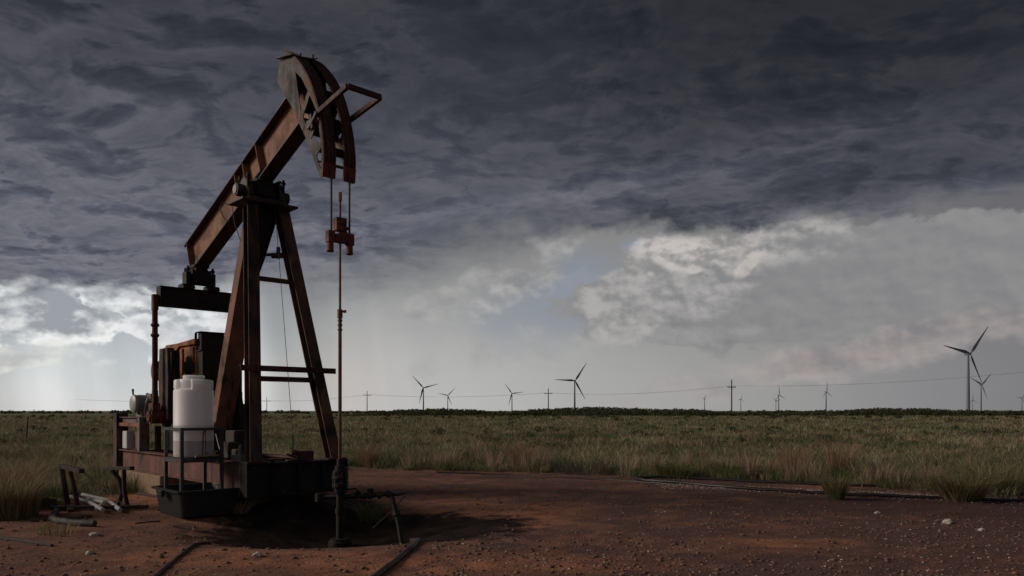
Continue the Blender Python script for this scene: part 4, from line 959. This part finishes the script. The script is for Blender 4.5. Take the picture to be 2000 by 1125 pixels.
ground_tube('wood_stick', [(-7.3, 15.0), (-6.3, 14.3), (-6.0, 13.7)], .03, M['stick'], 'dark bar on the ground behind the rusty rack', 'stick')
ground_tube('wood_stick', [(-6.6, 9.9), (-5.6, 9.35)], .022, M['stick'], 'dark stick near the lower left corner of the picture', 'stick')
bk = MB(); bk.box(-.09, .09, -.07, .07, 0, .17); bk.box(-.12, -.02, -.05, .05, 0, .20); o = bk.build('wood_block', M['stick'], None, .01); o.location = wg(-7.87, 13.1, -.02); o.rotation_euler = (0, 0, .5)
tag(o, 'grey weathered wood block on the ground left of the rusty rack', 'wood block')
# hoses
ground_tube('black_pipe', [(13.5, 13.0), (11, 13.55), (8.8, 14.0), (6.7, 14.8), (5.0, 16.0), (4.0, 17.0), (3.2, 17.75), (2.95, 18.3), (3.3, 18.75), (4.4, 18.6), (6.0, 17.6), (7.6, 16.6), (9.2, 16.3), (12, 15.6)], .038, M['hose'],
            'long black plastic pipe looping across the bare pad at the right', 'pipe', lift=.75)
ground_tube('black_pipe', [(-2.0, 20.4), (-.4, 19.9), (1.2, 18.9), (2.4, 18.1), (3.6, 16.9)], .022, M['hose'], 'thinner black line lying from the far pad edge to the looping pipe', 'pipe')
ground_tube('black_pipe', [(-1.45, 11.1), (-1.25, 10.2), (-1.2, 9.2), (-1.33, 7.9), (-1.5, 6.5)], .036, M['dark'], 'dark pipe half buried in the soil running from the well towards the viewer', 'pipe', lift=.5)
ground_tube('black_pipe', [(-4.0, 10.15), (-3.92, 9.5), (-3.72, 8.5), (-3.45, 7.3), (-3.1, 6.2)], .020, M['hose'], 'thin dark line on the soil running to the lower edge left of the well', 'pipe', lift=.5)

# ------------------------------------------------------------------ distance: fence post, utility line, turbines
def far_pt(u, Y): return (u - 1000)/1500*Y
o = MB().tube([(0, 0, -.1), (.05, 0, .75), (.10, 0, 1.33)], [.035, .030, .028], 8).build('fence_post', M['pole'], None, smooth=True); o.location = wg(far_pt(51, 38), 38); tag(o, 'thin leaning post standing alone in the grass at the far left', 'post')
def pole(u, top, Y, cross, label):
    h = (802 - top)/1500*Y + CAM_H; x = far_pt(u, Y); z = gz(x, Y)
    e = empty('utility_pole', (x, Y, z - .3), R(4)); tag(e, label, 'utility pole', 'utility poles of the power line across the plain')
    MB().tube([(0, 0, 0), (0, 0, h + .3 - z)], [.26 if Y > 300 else .22, .17], 10).build('shaft', M['pole'], e, smooth=True)
    zt = h + .3 - z - cross
    a = MB(); a.bar((-1.35*Y/254, 0, zt), (1.35*Y/254, 0, zt), .16, .22)
    a.build('crossarm', M['pole'], e)
    ins = MB()
    for t in (-1.25, -.6, .6, 1.25): MB().cyl((t*Y/254, 0, zt + .1), (t*Y/254, 0, zt + .45), .09, 8).build('insulator', M['pole'], e)
    return Vector((x, Y, zt + z - .3 + .45)), Y/254
T = []
for a in ((521, 775, 560, 3.0, 'farthest utility pole, seen between the pumpjack legs'), (717, 763, 420, 2.4, 'utility pole just right of the polished rod'), (1071, 758, 345, 2.4, 'utility pole left of the tall middle wind turbine'), (1429, 741, 254, 2.5, 'nearest and tallest utility pole, right of centre')): T.append(pole(*a))
T.append((Vector((far_pt(2120, 190), 190, 12.8)), .75))
T.insert(0, (Vector((far_pt(150, 760), 760, 13.)), 3.))
wires = empty('power_line', (0, 300, 0)); tag(wires, 'thin power lines strung between the utility poles over the plain', 'power line')
for t in (-1.25, 1.25):
    m = MB()
    for (a, sa), (b_, sb_) in zip(T[:-1], T[1:]):
        pts = []
        for k in range(13):
            s_ = k/12; p = a.lerp(b_, s_); p.x += t*(sa + (sb_ - sa)*s_)*.9; p.z -= 4*s_*(1 - s_)*1.6; pts.append(p - wires.location)
        m.tube(pts, [.016*(p.y + 300)/250 for p in pts], 4, False)
    m.build('wire', M['cable'], wires)
def turbine(u, v, rpx, angs, yaw, label, base=799, mat='turb', side=1):
    hub_h = 85.; Y = (hub_h - CAM_H)*1500/(802 - v); x = far_pt(u, Y); k = Y/1500.
    Rr = rpx*k; e = empty('wind_turbine', (x, Y, 0), R(yaw)); tag(e, label, 'wind turbine', 'wind turbines along the horizon')
    mt = M[mat]
    MB().tube([(0, 0, -2), (0, 0, hub_h*.5), (0, 0, hub_h - 1.6)], [2.5, 2.0, 1.45], 20).build('tower', mt, e, smooth=True)
    na = MB(); na.tube([(0, -3.2, hub_h), (0, -2.4, hub_h), (0, 5.5, hub_h + .1), (0, 6.6, hub_h + .1)], [1.3, 1.9, 1.9, 1.2], 12); na.build('nacelle', mt, e, smooth=True)
    ro = MB().tube([(0, -3.2, hub_h), (0, -4.6, hub_h), (0, -5.5, hub_h)], [1.6, 1.5, .3], 16).build('hub', mt, e, smooth=True)
    for a in angs:
        a = R(a); d = Vector((math.cos(a), 0, math.sin(a))); n_ = Vector((-math.sin(a), 0, math.cos(a)))
        m = MB(); vs = []; prof = [(0, .9, .9), (.05, 1.0, .9), (.16, 2.1, .5), (.22, 2.3, .42), (.45, 1.6, .28), (.75, .95, .16), (.95, .5, .09), (1, .12, .05)]
        f = Rr/50.
        for s_, c_, t_ in prof:
            ctr = d*(Rr*s_) + Vector((0, -4.2 - 2.0*s_*s_, hub_h)); c_ *= f; t_ *= f
            for q, w in ((-1.15, 0), (-.3, 1), (.85, 0), (-.3, -1)): vs.append(ctr + n_*(q*c_*side) + Vector((0, w*t_ + q*c_*.25, 0)))
        fs = []
        for i in range(len(prof) - 1):
            for j in range(4): fs.append((i*4 + j, i*4 + (j + 1) % 4, (i + 1)*4 + (j + 1) % 4, (i + 1)*4 + j))
        fs += [(0, 1, 2, 3), tuple(len(prof)*4 - 4 + j for j in (3, 2, 1, 0))]
        m.add(vs, fs).build('blade', mt, e, smooth=True)
D_ = 'turb_backlit'
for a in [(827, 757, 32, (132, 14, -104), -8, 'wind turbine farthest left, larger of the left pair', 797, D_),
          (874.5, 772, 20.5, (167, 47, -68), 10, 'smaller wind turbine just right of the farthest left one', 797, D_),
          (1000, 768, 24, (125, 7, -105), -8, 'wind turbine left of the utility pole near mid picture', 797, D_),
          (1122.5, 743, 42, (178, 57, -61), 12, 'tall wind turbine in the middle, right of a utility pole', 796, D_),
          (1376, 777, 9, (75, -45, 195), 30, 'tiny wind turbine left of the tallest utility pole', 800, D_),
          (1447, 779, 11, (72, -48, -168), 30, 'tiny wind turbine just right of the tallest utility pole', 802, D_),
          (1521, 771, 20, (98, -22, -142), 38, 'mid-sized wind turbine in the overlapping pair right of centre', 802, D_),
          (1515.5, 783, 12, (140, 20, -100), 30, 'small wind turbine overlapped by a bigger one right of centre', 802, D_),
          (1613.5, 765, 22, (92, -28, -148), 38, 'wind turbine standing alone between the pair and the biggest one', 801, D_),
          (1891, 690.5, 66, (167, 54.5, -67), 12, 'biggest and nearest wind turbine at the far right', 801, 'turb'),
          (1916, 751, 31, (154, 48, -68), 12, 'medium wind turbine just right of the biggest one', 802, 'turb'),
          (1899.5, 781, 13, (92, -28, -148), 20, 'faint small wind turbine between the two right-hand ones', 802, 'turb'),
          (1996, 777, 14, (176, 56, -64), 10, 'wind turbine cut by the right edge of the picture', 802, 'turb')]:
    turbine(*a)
